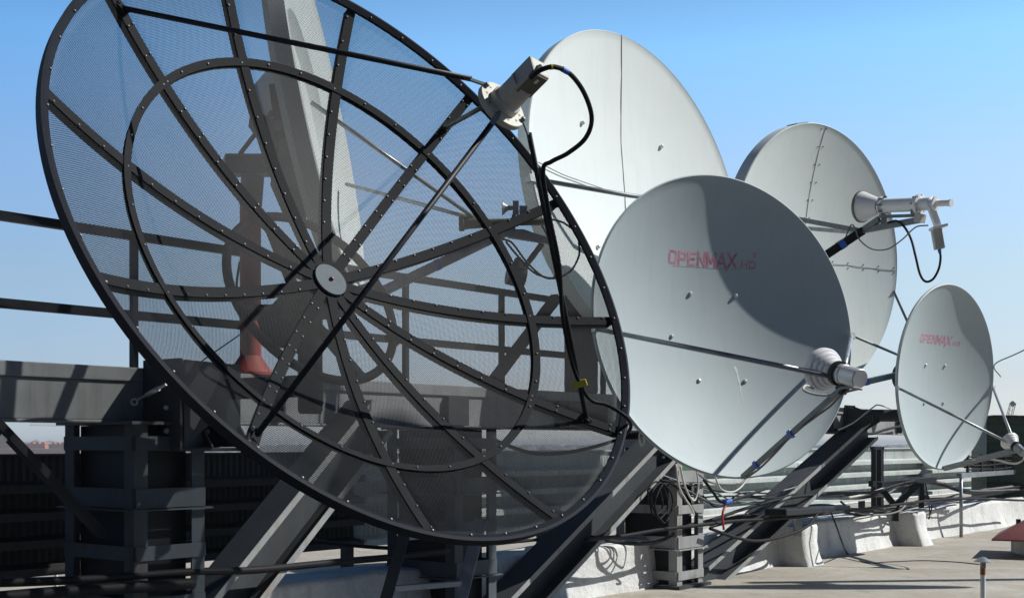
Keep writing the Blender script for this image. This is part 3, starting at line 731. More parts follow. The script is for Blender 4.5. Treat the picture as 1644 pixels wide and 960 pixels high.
for f in (.14, .5): MB().bar(lerp(ab, ae, f), lerp(ab, ae, f+.03), .034, .038, d1.n).build('tape', 'tape_blue', arm)
MB().bar(fb-d1.v*.05-ax1*.02, fb-d1.v*.09+ax1*.02, .04, .05).build('saddle', 'black', W1)
MB().tube(spline([lerp(ab, ae, f)+d1.n*.03-d1.v*(.01+.012*math.sin(f*9)) for f in (0, .15, .3, .5, .7, .85, .97)]+[F1-ax1*.2-d1.v*.05]), .006, 8).build('feed_cable', 'grey_cable', W1)
e = F1-ax1*.22-d1.v*.05
MB().tube(spline([e, at(1352, 622, e.y+.02), at(1335, 634, e.y), at(1308, 633, e.y+.02), at(1290, 626, e.y+.05), at(1294, 619, e.y+.1), at(1306, 624, e.y+.14)]), .006, 8).build('pigtail', 'pale_cable', W1)
MB().lathe(d1.L(0, 0, -.27), -d1.n, [(.3, 0), (.3, .05), (.12, .12), (.12, .3), (0, .3)], 32).build('back_mount', 'steel', W1)
bq = BP(4.95, .02, ZT); MB().cyl(bq, V((bq.x, bq.y, d1.c.z+.1)), .07, 24).build('post', 'steel', W1)
MB().bar(d1.L(0, 0, -.5), V((bq.x, bq.y, d1.c.z)), .12, .12).build('mount_head', 'steel', W1)

# ------------------------------------------------------------------ segmented dish with long horn feed
d3 = Dish(1317, 413, 9.7, 39, -1.6, 1.018, .17)
b3 = BP(6.0, -.1, ZT)
W3 = thing('segmented_dish', 'pale dish of bolted segments with a long white horn feed', 'satellite dish', b3)
d3.bowl(W3, 'offwhite', skirt=.11, th=.05)
def seam(dish, parent, pts, w=.0018, m='seam', off=.001):
    s_ = MB(); lp = [V(dish.hit(*q)) for q in pts]
    for a, b in zip(lp, lp[1:]):
        d = (b-a).normalized(); q = V((-d.y, d.x))*w
        s_.plate([dish.S(a.x-q.x, a.y-q.y, off), dish.S(a.x+q.x, a.y+q.y, off), dish.S(b.x+q.x, b.y+q.y, off), dish.S(b.x-q.x, b.y-q.y, off)], .002)
    return s_.build('seam', m, parent)
s_ = seam(d3, W3, [(1326, 204), (1315, 240), (1307, 275), (1299, 315), (1294, 352), (1288, 400)])
for i in range(6):
    for dx in (-4, 4):
        a = d3.hit(lerp(1323, 1295, i/5)+dx, lerp(207, 350, i/5)); MB().bolt(d3.S(*a), d3.nrm(*a), .0055, .006).build('bolt', 'dark_galv', s_)
s_ = seam(d3, W3, [(1320, 423), (1360, 426), (1400, 431), (1437, 435)])
for i in range(5):
    for dy in (-4, 4):
        a = d3.hit(lerp(1337, 1435, i/4), lerp(424, 434, i/4)+dy); MB().bolt(d3.S(*a), d3.nrm(*a), .0055, .006).build('bolt', 'dark_galv', s_)
cv = MB(); a = d3.rim(1290, 200)
cv.box(d3.P(1.031, a, -.055), d3.n*.05, (d3.P(1, a+90)-d3.c).normalized()*.07, (d3.P(1, a)-d3.c).normalized()*.003); cv.build('rim_joint', 'galv', W3)
h0, h1 = at(1383, 332, 9.22), at(1527, 326, 8.64); ha = (h1-h0).normalized(); HL = (h1-h0).length
hx, hy, _ = frame(ha)
def hz(f): return h0+(h1-h0)*f
ho = MB().lathe(h0, ha, [(0, .02), (.10, .0), (.108, -.004), (.112, .0), (.110, .012), (.055, .155), (.04, .16), (0, .16)], 44).build('horn', 'lnb_white', W3)
MB().lathe(h0, ha, [(.111, -.007), (.117, -.004), (.117, .012), (.110, .014)], 44).build('horn_lip', 'lnb_dark', ho)
MB().cyl(hz(.2), hz(.245), .052, 28).build('horn_neck', 'black', W3)
MB().lathe(hz(.235), ha, [(0, 0), (.068, 0), (.068, .012), (.050, .014), (.050, HL*.40), (.070, HL*.405), (.070, HL*.42), (.0, HL*.42)], 36).build('feed_tube', 'lnb_white', W3)
for f in (.25, .64):
    for k in range(8):
        t = k*math.pi/4; MB().cyl(hz(f-.02)+(hx*math.cos(t)+hy*math.sin(t))*.062, hz(f+.035)+(hx*math.cos(t)+hy*math.sin(t))*.062, .008, 8).build('flange_bolt', 'dark_galv', W3)
MB().lathe(hz(.655), ha, [(0, 0), (.070, 0), (.070, .014), (.046, .016), (.046, HL*.13), (.022, HL*.17), (.022, HL*.33), (.027, HL*.335), (.027, HL*.35), (0, HL*.35)], 32).build('polariser', 'lnb_white', W3)
MB().lathe(hz(.83), ha, [(0, 0), (.05, 0), (.05, .012), (0, .012)], 24).build('flange', 'lnb_white', W3)
yk = hz(.8).y
MB().bar(at(1494, 331, yk), at(1506, 364, yk), .044, .044, V((0, 1, 0))).build('waveguide', 'lnb_white', W3, bevel=.003)
MB().bar(at(1506, 363, yk), at(1507, 367, yk), .11, .09, V((0, 1, 0))).build('flange', 'lnb_white', W3, bevel=.002)
cvt = MB().bar(at(1503, 368, yk), at(1508.5, 400, yk), .068, .05, V((0, 1, 0))).build('converter', 'lnb', W3, bevel=.005)
MB().cyl(at(1508, 400, yk), at(1509, 406, yk), .012).build('connector', 'tape_blue', cvt)
MB().tube(spline([at(1509, 404, yk), at(1510, 415, yk), at(1507, 432, yk), at(1498, 448, yk), at(1486, 452, yk), at(1477, 440, yk+.02), at(1470, 412, yk+.05), at(1463, 385, yk+.1), at(1453, 366, yk+.15), at(1440, 355, yk+.2), at(1425, 358, yk+.25)]), .0085, 8).build('feed_cable', 'cable', W3)
MB().tube(spline([at(1490, 362, yk), at(1470, 365, yk), at(1448, 385, yk+.1), at(1425, 400, yk+.2), at(1400, 400, yk+.3), at(1380, 385, yk+.4), at(1372, 365, yk+.45), at(1366, 362, yk+.5), at(1358, 380, yk+.5), at(1350, 400, yk+.5)]), .005, 8).build('thin_lead', 'grey_cable', W3)
j = at(1384, 371, 9.25)
MB().bar(d3.S(*d3.hit(1270, 350), .0), j, .03, .036).build('strut', 'dark_galv', W3)
MB().bar(d3.S(*d3.hit(1285, 366), .0), j+V((0, .05, -.005)), .026, .03).build('strut', 'galv', W3)
a0 = d3.P(1.0, 262, 0)
am = MB().bar(at(1318, 415, 9.2), j, .05, .06).build('feed_arm', 'rib', W3)
MB().bar(lerp(at(1318, 415, 9.2), j, .43), lerp(at(1318, 415, 9.2), j, .56), .056, .066).build('tape', 'tape_blue', am)
MB().bar(at(1240, 495, 9.35), at(1318, 415, 9.2), .05, .06).build('arm_root', 'rib', am)
MB().bar(j-ha*.02, at(1482, 352, 8.8), .034, .042).build('cradle_bar', 'dark_galv', W3)
MB().bar(j, at(1412, 352, 9.1), .034, .042).build('cradle_bar', 'dark_galv', W3)
MB().bar(at(1412, 348, 9.1), at(1472, 346, 8.85), .02, .022).build('cradle_bar', 'dark_galv', W3)
MB().bar(at(1420, 346, 9.08), at(1420, 362, 9.08), .045, .03, TD).build('cradle_post', 'dark_galv', W3)
MB().bar(at(1467, 326, 8.87), at(1467, 347, 8.87), .03, .05, TD).build('cradle_post', 'dark_galv', W3)
MB().bar(at(1472, 350, 8.83), at(1482, 351, 8.79), .07, .06).build('cradle_foot', 'lnb', W3, bevel=.004)
# side stays of its lower auxiliary feed, which sits hidden behind the small dish
x5 = at(1490, 590, 11.0)
for px, py in ((1438, 469), (1352, 532)):
    y = 10.2 if px == 1438 else 9.05
    A = d3.P(1.0, d3.rim(1438, 469), .01) if px == 1438 else at(1350, 531, 9.25)
    MB().tube([A, x5], .011, 8).build('stay', 'dark_galv', W3)
ar = MB().bar(at(1342, 624, 9.3), x5, .04, .045).build('lower_arm', 'galv', W3)
MB().bar(lerp(at(1342, 624, 9.3), x5, .26), lerp(at(1342, 624, 9.3), x5, .30), .046, .051).build('tape', 'tape_blue', ar)
MB().lathe(x5, V((-.6, .7, .1)), [(0, -.1), (.04, -.1), (.04, .0), (.08, .06), (0, .05)], 20).build('auxiliary_feed', 'lnb_white', W3)
MB().cyl(b3, V((b3.x, b3.y, d3.c.z)), .08, 24).build('post', 'steel', W3)
MB().bar(d3.L(0, 0, -.15), V((b3.x, b3.y, d3.c.z)), .2, .2).build('mount_head', 'steel', W3)

# ------------------------------------------------------------------ small printed dish
W4 = thing('small_printed_dish', 'smaller grey dish with faint red print at the far right', 'satellite dish', d4.L(0, 0, -.42))
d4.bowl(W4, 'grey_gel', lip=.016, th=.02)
decal(d4, W4, 'OPENMAX', (1476, 549.5), (1526, 554), 12.5, 'letters', shear=.15)
decal(d4, W4, 'HD', (1529, 555), (1541, 556), 7, 'letters', shear=.1)
for (x, y) in ((1486, 586), (1517, 587), (1483, 648), (1514, 647)):
    a = d4.hit(x, y); MB().bolt(d4.S(*a), d4.nrm(*a), .012, .012).build('bolt', 'zinc', W4)
F4 = at(1628, 714, 9.35); ax4 = (d4.L(0, 0, -.1)-F4).normalized()
scalar_feed(W4, F4+ax4*.05, ax4, .62, 'galv')
fb = F4-ax4*.02
for px, py in ((1445, 623), (1593, 622)):
    A = d4.P(.75, d4.rim(px, py), .008); s_ = MB().tube([A, fb], .011, 10).build('strut', 'galv', W4)
    MB().box(A, d4.u*.016, d4.v*.016, d4.n*.012).build('clip', 'zinc', s_)
ab = d4.P(.75, d4.rim(1515, 750), .0)
MB().bar(ab, fb-d4.v*.03, .03, .036, d4.n).build('feed_arm', 'dark_galv', W4)
MB().lathe(d4.L(0, 0, -.19), -d4.n, [(.22, 0), (.22, .04), (.1, .09), (.1, .26), (0, .26)], 28).build('back_mount', 'steel', W4)
MB().tube(spline([F4-ax4*.15, at(1640, 740, 9.2), at(1625, 744, 9.4), at(1590, 737, 9.7), at(1560, 738, 9.8)]), .007, 8).build('feed_cable', 'pale_cable', W4)

# ------------------------------------------------------------------ ladder, pipes, stands
ld = thing('ladder', 'short leaning steel ladder below the mesh dish', 'ladder', gr(690, 1010))
def lp_(px, py, y): return at(px, py, y)
Y0 = 5.6
MB().bar(at(606, 1010, Y0), at(655, 835, Y0+.25), .055, .03, V((0, 1, .2))).build('side_rail', 'steel', ld, bevel=.003)
MB().bar(at(727, 1010, Y0+.2), at(772, 835, Y0+.45), .06, .03, V((0, 1, .2))).build('side_rail', 'galv', ld, bevel=.003)
for py in (858, 940, 1000):
    f = (1010-py)/175; a = at(lerp(606, 655, f)+6, py+4, Y0+.25*f); b = at(lerp(727, 772, f)-6, py-4, Y0+.2+.25*f)
    MB().bar(a, b, .035, .026).build('rung', 'galv', ld, bevel=.003)
vp = thing('vent_pipe', 'thin white vent pipe with a small tin cap in the right foreground', 'vent pipe', gr(1578, 982))
b = gr(1578, 982); zt = at(0, 900, b.y).z
MB().cyl(b, V((b.x, b.y, zt-.07)), .0135, 20).build('pipe', 'offwhite', vp)
MB().cyl(V((b.x, b.y, zt-.075)), V((b.x, b.y, zt-.01)), .0145, 20).build('neck', 'orange_rust', vp)
MB().lathe(V((b.x, b.y, zt)), UP, [(.0, 0), (.046, -.004), (.047, -.001), (.012, .020), (0, .024)], 24).build('cap', 'galv', vp)
MB().box(V((b.x-.004, b.y-.014, zt-.022)), V((.012, 0, 0)), V((0, .008, 0)), V((0, 0, .014))).build('clip', 'galv', vp)
rv = gr(1690, 892)
RV = thing('roof_vent', 'white vent box with a red brown pyramid cap at the right edge', 'roof vent', rv)
MB().abox(rv+UP*.10, .5, .5, .2).build('box', 'parapet', RV, bevel=.02)
for sx in (-.2, .2):
    for sy in (-.2, .2): MB().abox(rv+V((sx, sy, .24)), .03, .03, .1).build('post', 'black', RV)
zc = at(0, 862, rv.y).z-rv.z
MB().lathe(rv+UP*zc, UP, [(0, -.01), (.62, -.012), (.62, 0), (.05, .24), (0, .25)], 4, V((.94, .34, 0)), V((-.34, .94, 0))).build('cap', 'vent_red', RV)
for f in RV.children[-1].data.polygons: f.use_smooth = False
# cable tray stand at the right
cs = thing('cable_tray', 'grey pipe stand carrying a tray of coiled black cables', 'cable tray', gr(1543, 862))
g1, g2 = gr(1543, 862), gr(1634, 836); zr = at(0, 763, g1.y).z; zr2 = zr-.02
up1, up2 = V((g1.x, g1.y, zr)), V((g2.x, g2.y, zr2))
MB().tube([g1, up1], .017, 12).build('post', 'galv', cs); MB().tube([g2, up2], .02, 12).build('post', 'galv', cs)
ex = (up2-up1)
MB().bar(up1-ex*.03, up1+ex*1.9, .05, .05).build('rail', 'galv', cs)
MB().bar(lerp(g1, up1, .62), lerp(g2, up2, .62)+ex*.9, .02, .02).build('rail', 'black', cs)
exn = ex.normalized(); eyn = exn.cross(UP)
for k in range(9): a = up1+ex*(.10+.21*k); MB().box(a+UP*.115, exn*.022, eyn*.012, UP*.09).build('tray_upright', 'black', cs)
for k in range(7):
    a = up1+ex*.08+UP*(.05+.022*k)-eyn*(.02*(k % 2)); MB().tube([a+ex*1.8*f+UP*.006*math.sin(f*17+k) for f in [i/16 for i in range(17)]], .009, 8).build('coiled_cable', 'cable', cs)
# black U-shaped post pair in front of the right fence
bp = thing('black_frame', 'black narrow double post standing before the grey green fence', 'post', pl(1408, 800, -.7))
for (px, w) in ((1403, .03), (1413, .075)):
    a, b = pl(px, 790, -.7), pl(px, 717, -.7); MB().bar(V((a.x, a.y, -H)), b, w, .05, ND).build('post', 'black', bp)
a, b = pl(1400, 719, -.7), pl(1416, 719, -.7); MB().bar(a, b, .05, .03).build('top', 'black', bp)
a, b = pl(1398, 776, -.7), pl(1422, 778, -.7); MB().bar(a, b, .05, .06).build('foot', 'black', bp)
# cable support with V brace above the parapet
vs = thing('cable_support', 'black Y-shaped cable support on the parapet pier', 'cable support', pl(1438, 812, .1))
yv = pl(1438, 812, .12).y
for a, b in (((1416, 786), (1437, 812)), ((1474, 776), (1437, 812)), ((1437, 806), (1437, 836))): MB().bar(at(*a, yv), at(*b, yv), .05, .045, V((0, 1, 0))).build('arm', 'black', vs)
MB().bar(at(1479, 775, yv+.2), at(1479, 815, yv+.2), .04, .04, V((0, 1, 0))).build('drop', 'black', vs)
MB().bar(at(1412, 778, yv-.2), at(1500, 770, yv+.4), .05, .05).build('cross_bar', 'black', vs)
sb = thing('cable_shelf', 'low black cable shelf on a short pipe above the first pier', 'cable shelf', gr(1281, 880))
ys = pl(1281, 840, .2).y
MB().bar(at(1245, 822, ys-.6), at(1350, 815, ys+.9), .16, .05).build('shelf', 'black', sb, bevel=.01)
MB().bar(at(1281, 826, ys), at(1281, 860, ys), .05, .05, V((0, 1, 0))).build('leg', 'galv', sb)
# green painted brick shaft
bx0, bx1, by = at(1584, 700, 14.6), at(1760, 700, 14.6), 14.6
gb = MB(); zt = at(0, 671, 14.6).z
c0, c1, c2, c3 = V((bx0.x, by, -H)), V((bx1.x, by, -H)), V((bx1.x+.3, by+1.3, -H)), V((bx0.x+.3, by+1.3, -H))
for p, q in ((c0, c1), (c1, c2), (c2, c3), (c3, c0)):
    L = (q-p).length; k = gb.add([p, q, q+UP*(zt+H), p+UP*(zt+H)])
    for i, uvv in enumerate(((0, 0), (L, 0), (L, zt+H), (0, zt+H))): gb.uv[k+i] = uvv
    gb.face([k, k+1, k+2, k+3])
k = gb.add([c0+UP*(zt+H), c1+UP*(zt+H), c2+UP*(zt+H), c3+UP*(zt+H)]); gb.face([k, k+1, k+2, k+3])
GB = thing('brick_shaft', 'dark green painted brick shaft behind the small dish', 'brick shaft', c0)
gb.build('wall', 'brick', GB)
cp = MB()
for i in range(16):
    x = lerp(c0.x-.02, c1.x+.02, i/16); cp.abox(V((x+.06, by+.02, zt+.012+.008*math.sin(i*2.3))), .118, .12, .035)
cp.build('top_course', 'brick', GB, bevel=.006)

# small boxes and vents on the lit roof beyond
rb_ = thing('roof_box', 'small white box on the lit roof below the mesh rim', 'roof box', gr(468, 936))
p = gr(468, 936); MB().abox(p+UP*.03, .12, .1, .06).build('body', 'offwhite', rb_, bevel=.006); MB().abox(p+V((.03, -.052, .032)), .03, .006, .03).build('grille', 'lnb_dark', rb_)
for (px, py, nm) in ((90, 946, 'short vent pipe with a dark cap beside the left column'), (376, 915, 'short white vent pipe between the slanting legs')):
    p = gr(px, py); o = thing('short_vent', nm, 'vent pipe', p, 'short vents on the roof beyond')
    MB().cyl(p, p+UP*.1, .012, 12).build('pipe', 'offwhite', o); MB().cyl(p+UP*.1, p+UP*.125, .017, 12).build('cap', 'black', o)

# dark sheet added over the near roof to cut bounced light
fl_ = MB(); k = fl_.add([V((-12, -6, -H+.004)), V((12, -6, -H+.004)), V((12, 6.6, -H+.004)), V((.9, 6.6, -H+.004)), V((-6.0, -1.6, -H+.004)), V((-12, -1.6, -H+.004))]); fl_.face([k+i for i in range(6)])
struct(fl_.build('bounce_cut_sheet', 'bounce_cut', base=(0, 0, -H+.004)))
# dishes on masts out to the right whose shadows fall on the roof and the gantry foot
def mast_dish(x, y, hgt, R, az, el, label, off):
    mt = V((x, y, -H)); MD = thing('mast_dish', label, 'satellite dish', mt, 'dishes on masts outside the view')
    MB().cyl(mt, mt+UP*hgt, .06, 20).build('mast', 'galv', MD)
    dm = Dish(0, 0, 1, az, el, R, R*.2); dm.c = mt+off; dm.bowl(MD, 'white', lip=.012, th=.02, n=64)
    MB().bar(dm.L(0, 0, -R*.2-.02), mt+UP*off.z, .1, .1).build('mount_head', 'steel', MD)
    for a in (60, 180, 300): MB().bar(mt+V((math.cos(R_(a))*.6, math.sin(R_(a))*.6, 0)), mt+UP*1.4, .04, .04).build('stay', 'steel', MD)
mast_dish(6.3, 8.75, 4.3, .62, 8, 14, 'white dish on a slim mast beyond the far right of the view', V((.1, -.3, 4.0)))
mast_dish(3.95, 6.2, 4.5, .60, 47, 20, 'added unseen dish on a thick mast that shades the parapet', V((-.35, .2, 4.15)))  # unseen dish added to keep sun off the parapet
# ------------------------------------------------------------------ loose cables
cable('thick_cable', [pl(x, y, .22) for x, y in ((-40, 936), (60, 933), (150, 929), (300, 918), (400, 915), (480, 908), (560, 900), (640, 893), (720, 884))], .016, 'cable', 'thick black cable running low across the left columns', 'cable')
cable('thick_cable', [pl(x, y, .26) for x, y in ((-40, 962), (60, 953), (150, 946), (250, 940), (310, 936))], .022, 'cable', 'thickest black cable at the bottom left corner', 'cable')
cable('sagging_cable', [pl(x, y, -.25) for x, y in ((480, 864), (540, 872), (600, 878), (660, 880), (740, 878), (820, 870), (900, 862))], .010, 'cable', 'black cable sagging behind the ladder over the lit roof', 'cable')
cable('sagging_cable', [pl(x, y, .2) for x, y in ((950, 862), (1010, 872), (1060, 868), (1100, 845), (1140, 835), (1200, 815), (1260, 800), (1330, 792), (1400, 790), (1440, 778), (1480, 770), (1545, 765))], .012, 'cable', 'long black cable crossing from the printed dish to the tray', 'cable')
cable('sagging_cable', [pl(x, y, .26) for x, y in ((940, 866), (1000, 860), (1060, 850), (1120, 843), (1180, 836), (1250, 832), (1330, 824), (1400, 815), (1470, 806), (1540, 800), (1644, 803))], .012, 'cable', 'black cable along the parapet top behind the slanting leg', 'cable')
cbp = [(1280, 796), (1330, 796), (1370, 797), (1420, 790), (1450, 774), (1480, 771), (1510, 777), (1560, 790), (1644, 782)]
CB = thing('cable_bundle', 'thick bundle of grey and black cables lying over the Y-shaped support', 'cable bundle', pl(1440, 790, -.05))
for i in range(9):
    rnd = random.Random(i); MB().tube(spline([pl(x, y+rnd.uniform(-4, 4), -.05+rnd.uniform(-.05, .05)) for x, y in cbp]), .007+.003*(i % 3), 7).build('strand', ['grey_cable', 'cable', 'cable', 'grey_cable', 'dark_galv'][i % 5], CB)
CB2 = thing('cable_bundle', 'tangled black cables lying along the low shelf above the first pier', 'cable bundle', pl(1250, 820, .1))
for i in range(8):
    rnd = random.Random(40+i); MB().tube(spline([pl(x, y+rnd.uniform(-6, 6), .1+rnd.uniform(-.07, .07)) for x, y in ((1140, 842), (1190, 832), (1240, 824), (1290, 818), (1330, 816), (1380, 822), (1430, 818), (1480, 806), (1545, 796))]), .006+.003*(i % 2), 7).build('strand', ['cable', 'cable', 'grey_cable'][i % 3], CB2)
CB3 = thing('cable_bundle', 'black cables strung from the dark column to the slanting leg', 'cable bundle', pl(1180, 800, .16))
for i in range(6):
    rnd = random.Random(80+i); MB().tube(spline([pl(x, y+rnd.uniform(-14, 14), .16+rnd.uniform(-.06, .1)) for x, y in ((1060, 770), (1110, 790), (1150, 800), (1190, 800), (1240, 790), (1280, 780))]), .006, 7).build('strand', ['cable', 'cable', 'dark_galv'][i % 3], CB3)
cable('thin_cable', [pl(x, y, .0) for x, y in ((1284, 798), (1330, 800), (1365, 798), (1400, 790), (1440, 775))], .010, 'pale_cable', 'pale cable beside the grey bundle over the parapet', 'cable')
cable('thin_cable', [pl(x, y, .3) for x, y in ((1140, 848), (1180, 862), (1215, 868), (1260, 860), (1295, 845), (1312, 825))], .011, 'cable', 'black cable drooping in front of the first pier', 'cable')
cable('thin_cable', [pl(1334, 822, .3), pl(1345, 850, .34), pl(1352, 870, .4), gr(1362, 889), gr(1390, 903), gr(1430, 902), gr(1480, 900), gr(1530, 902), gr(1572, 906)], .007, 'cable', 'thin black cable trailing over the sunny roof to the vent pipe', 'cable')
cable('thin_cable', [pl(x, y, .15) for x, y in ((1350, 805), (1370, 820), (1400, 826), (1430, 824), (1450, 815), (1462, 790))], .009, 'grey_cable', 'grey cable hanging below the bundle beside the Y support', 'cable')
cable('thin_cable', [pl(x, y, .1) for x, y in ((1486, 776), (1490, 800), (1493, 825), (1491, 832), (1496, 812), (1488, 790))], .006, 'cable', 'short black cable loop dangling right of the Y support', 'cable')
cable('thin_cable', [pl(x, y, .36) for x, y in ((1092, 748), (1098, 775), (1108, 798), (1116, 802), (1121, 780), (1118, 755), (1110, 742))], .006, 'pale_cable', 'pale wire coil hanging on the column under the printed dish', 'cable')
cable('thin_cable', [pl(x, y, .38) for x, y in ((1085, 745), (1090, 780), (1100, 800), (1108, 812), (1114, 826), (1108, 826))], .006, 'pale_cable', 'pale wire end dangling below the coil on the column', 'cable')
cable('thin_cable', [pl(x, y, .36) for x, y in ((1148, 765), (1158, 785), (1178, 789), (1195, 775), (1203, 752))], .006, 'pale_cable', 'pale wire drooping from the printed dish feed arm', 'cable')
cable('thin_cable', [pl(x, y, .3) for x, y in ((1120, 760), (1145, 775), (1190, 775), (1200, 755))], .007, 'grey_cable', 'grey wire slung from the arm foot to the column', 'cable')
cable('thin_cable', [pl(x, y, .3) for x, y in ((1166, 808), (1160, 825), (1162, 850))], .008, 'red_cable', 'short red cable hanging by a blue tape', 'cable')
cable('thin_cable', [pl(x, y, .28) for x, y in ((1130, 770), (1145, 790), (1160, 806), (1190, 798), (1230, 784))], .010, 'cable', 'black cable knotted with blue tape beside the column', 'cable')
tag(MB().cyl(pl(1163, 806, .3), pl(1173, 804, .3), .018, 12).build('tape_knot', 'tape_blue'), 'blue tape knot on the cables beside the column', 'tape')
cable('thin_cable', [pl(x, y, .4) for x, y in ((1030, 690), (1026, 700), (1029, 715), (1034, 708), (1032, 694))], .005, 'pale_cable', 'small pale wire loop under the printed dish edge', 'cable')
cable('thin_cable', [pl(x, y, -.2) for x, y in ((700, 655), (780, 672), (830, 680), (900, 676), (985, 672))], .01, 'cable', 'dark cable along the foot of the beam behind the mesh', 'cable')
cable('thin_cable', [pl(x, y, -.3) for x, y in ((790, 705), (850, 726), (900, 727), (950, 718), (1010, 700))], .012, 'cable', 'black cable sagging below the beam behind the mesh rim', 'cable')
cable('thin_cable', [pl(x, y, .1) for x, y in ((1340, 690), (1370, 694), (1400, 696), (1420, 690), (1445, 684))], .012, 'cable', 'black cable clipped under the sunny end of the beam', 'cable')
cable('thin_cable', [pl(x, y, .25) for x, y in ((1346, 690), (1370, 678), (1400, 655), (1410, 650), (1430, 656))], .006, 'pale_cable', 'pale wire slung across the steel pipe arm', 'cable')
cable('thin_cable', [pl(x, y, -.3) for x, y in ((385, 420), (380, 460), (386, 510), (392, 560), (385, 595))], .006, 'cable', 'thin black cable beside the red post', 'cable')
cable('overhead_wire', [at(1440, 572, 9.9)+V((2.0, 3, -.0)), at(1597, 585, 12), at(1644, 562, 11.5), at(1760, 500, 11)], .006, 'grey_cable', 'thin wire rising to the right past the small dish', 'wire')
cable('guy_wire', [pl(280, 610, -.3), pl(410, 520, -.3)], .003, 'cable', 'thin guy wire rising behind the mesh at the left', 'wire')
for i in range(3):
    pts = [pl(1052+7*i+(11+i)*math.cos(q)+2*math.sin(3*q+i), 800+4*i+(27+2*i)*math.sin(q), .255+.012*i) for q in [k*math.pi/6 for k in range(13)]]
    cable('cable_coil', pts, .006, 'cable', ['hanging black cable coil, leftmost of three on the column under the printed dish', 'middle hanging black cable coil on the column under the printed dish', 'rightmost hanging black cable coil on the column under the printed dish'][i], 'cable coil', 'cable coils on the column', 5)

# ------------------------------------------------------------------ distance
def bare_tree(x, y, h, label, seed):
    rnd = random.Random(seed); z0 = -19
    o = thing('bare_tree', label, 'tree', V((x, y, z0)), 'bare trees below the roof edge')
    tr = MB(); tr.tube([V((x, y, z0)), V((x+.1, y, z0+h*.5)), V((x, y, z0+h))], lambda f: .16*(1-f)+.012, 7)
    tr.build('trunk', 'bark', o)
    tw = MB()
    def br(p, d, L, r, lev):
        q = p+d*L*.5+V((rnd.uniform(-.1, .1), rnd.uniform(-.1, .1), .05))*L; e = q+(d+V((0, 0, .25))).normalized()*L*.5
        tw.tube([p, q, e], lambda f: r*(1-f*.7), 4, False)
        if lev:
            for _ in range(4):
                f = rnd.uniform(.25, 1); s0 = lerp(p, e, f); dd = (d+V((rnd.uniform(-1, 1), rnd.uniform(-1, 1), rnd.uniform(-.2, .8)))*.8).normalized(); br(s0, dd, L*.55, r*.5, lev-1)
    for i in range(26):
        f = .3+.68*i/26; a = rnd.uniform(0, 6.28); br(V((x, y, z0+h*f)), V((math.cos(a), math.sin(a), .7)).normalized(), h*.22*(1.1-f), .045, 2)
    tw.build('twigs', 'twig', o); return o
spots = [(640, 24, 17.4), (672, 26, 17.2), (480, 24, 17.1), (690, 22, 16.8), (995, 26, 17.9), (1012, 28, 17.6), (955, 27, 17.3), (1030, 30, 18.0), (1180, 32, 18.0)]
tl = ['bare birch below the lit roof edge left of the ladder', 'bare birch seen beside the ladder rail', 'bare tree at the roof edge between the left legs', 'low bare tree behind the ladder', 'bare tree seen between the third leg and the column', 'bare tree just left of the column coils', 'bare tree behind the lower mesh rim', 'bare tree beyond the dark column', 'bare tree beyond the parapet under the printed dish']
for i, (px, y, h) in enumerate(spots): bare_tree((px-CX)/F*y, y, h, tl[i], i)
wd = MB(); rnd = random.Random(3)
for i in range(1500):
    y = rnd.uniform(750, 1250); px = rnd.uniform(-300, 2000); x = (px-CX)/F*y; h = rnd.uniform(17.5, 21.5) if px < 350 else rnd.uniform(16, 18.9); w = rnd.uniform(4, 8)
    wd.lathe(V((x, y, -19)), UP, [(w*.6, 0), (w, h*.6), (w*.85, h*.82), (w*.45, h*.95), (0, h)], 7)
fo = wd.build('far_wood', 'wood', base=(0, 800, -19)); fo['kind'] = 'stuff'
for i, (x0, x1, yt, y, lab) in enumerate(((-30, 17, 713, 420, 'red brick apartment block at the left edge of the skyline'), (42, 72, 712.5, 430, 'red brick apartment block in the middle of the far group'), (78, 103, 713, 425, 'red brick apartment block nearest the left column'), (-40, 112, 721, 400, 'long low red brick block in front of the far group'))):
    a, b = at(x0, yt, y), at(x1, yt, y); o = thing('brick_building', lab, 'building', V(((a.x+b.x)/2, y, -19)), 'distant brick blocks')
    h = a.z+19
    w = MB(); w.abox(V(((a.x+b.x)/2, y+6, -19+h/2)), b.x-a.x, 12, h)
    if i < 3:
        for k in range(3): w.abox(V((lerp(a.x, b.x, .2+.3*k), y+4, a.z+.35)), (b.x-a.x)*.16, 5, .7)
    w.build('wall', 'far_brick', o); MB().abox(V(((a.x+b.x)/2, y+6, a.z+.06)), b.x-a.x+.3, 12.3, .12).build('roof', 'far_roof', o)
def lattice(mb, a, b, w, n, up):
    d = (b-a).normalized(); x = d.cross(up).normalized()*w/2; y = x.normalized().cross(d)*w/2
    cs = [x+y, x-y, -x-y, -x+y]
    for c in cs: mb.bar(a+c, b+c, w*.1, w*.1, up)
    for i in range(n):
        p, q = lerp(a, b, i/n), lerp(a, b, (i+1)/n)
        for k in range(4): mb.bar(p+cs[k], q+cs[(k+1) % 4], w*.06, w*.06, up)
cr = thing('tower_crane', 'pale yellow tower crane far off beside the left column', 'crane', V((at(112, 700, 520).x, 520, -19)))
m_ = MB(); lattice(m_, V((at(112, 0, 520).x, 520, -19)), at(112, 680, 520), 1.6, 14, V((0, 1, 0))); m_.build('mast', 'crane_y', cr)
m_ = MB(); lattice(m_, at(48, 680, 520), at(126, 682, 520), 1.3, 14, UP); m_.build('jib', 'crane_y', cr)
cr = thing('boom_crane', 'dark crane boom leaning above the green brick shaft', 'crane', V((at(1606, 700, 260).x, 260, -19)))
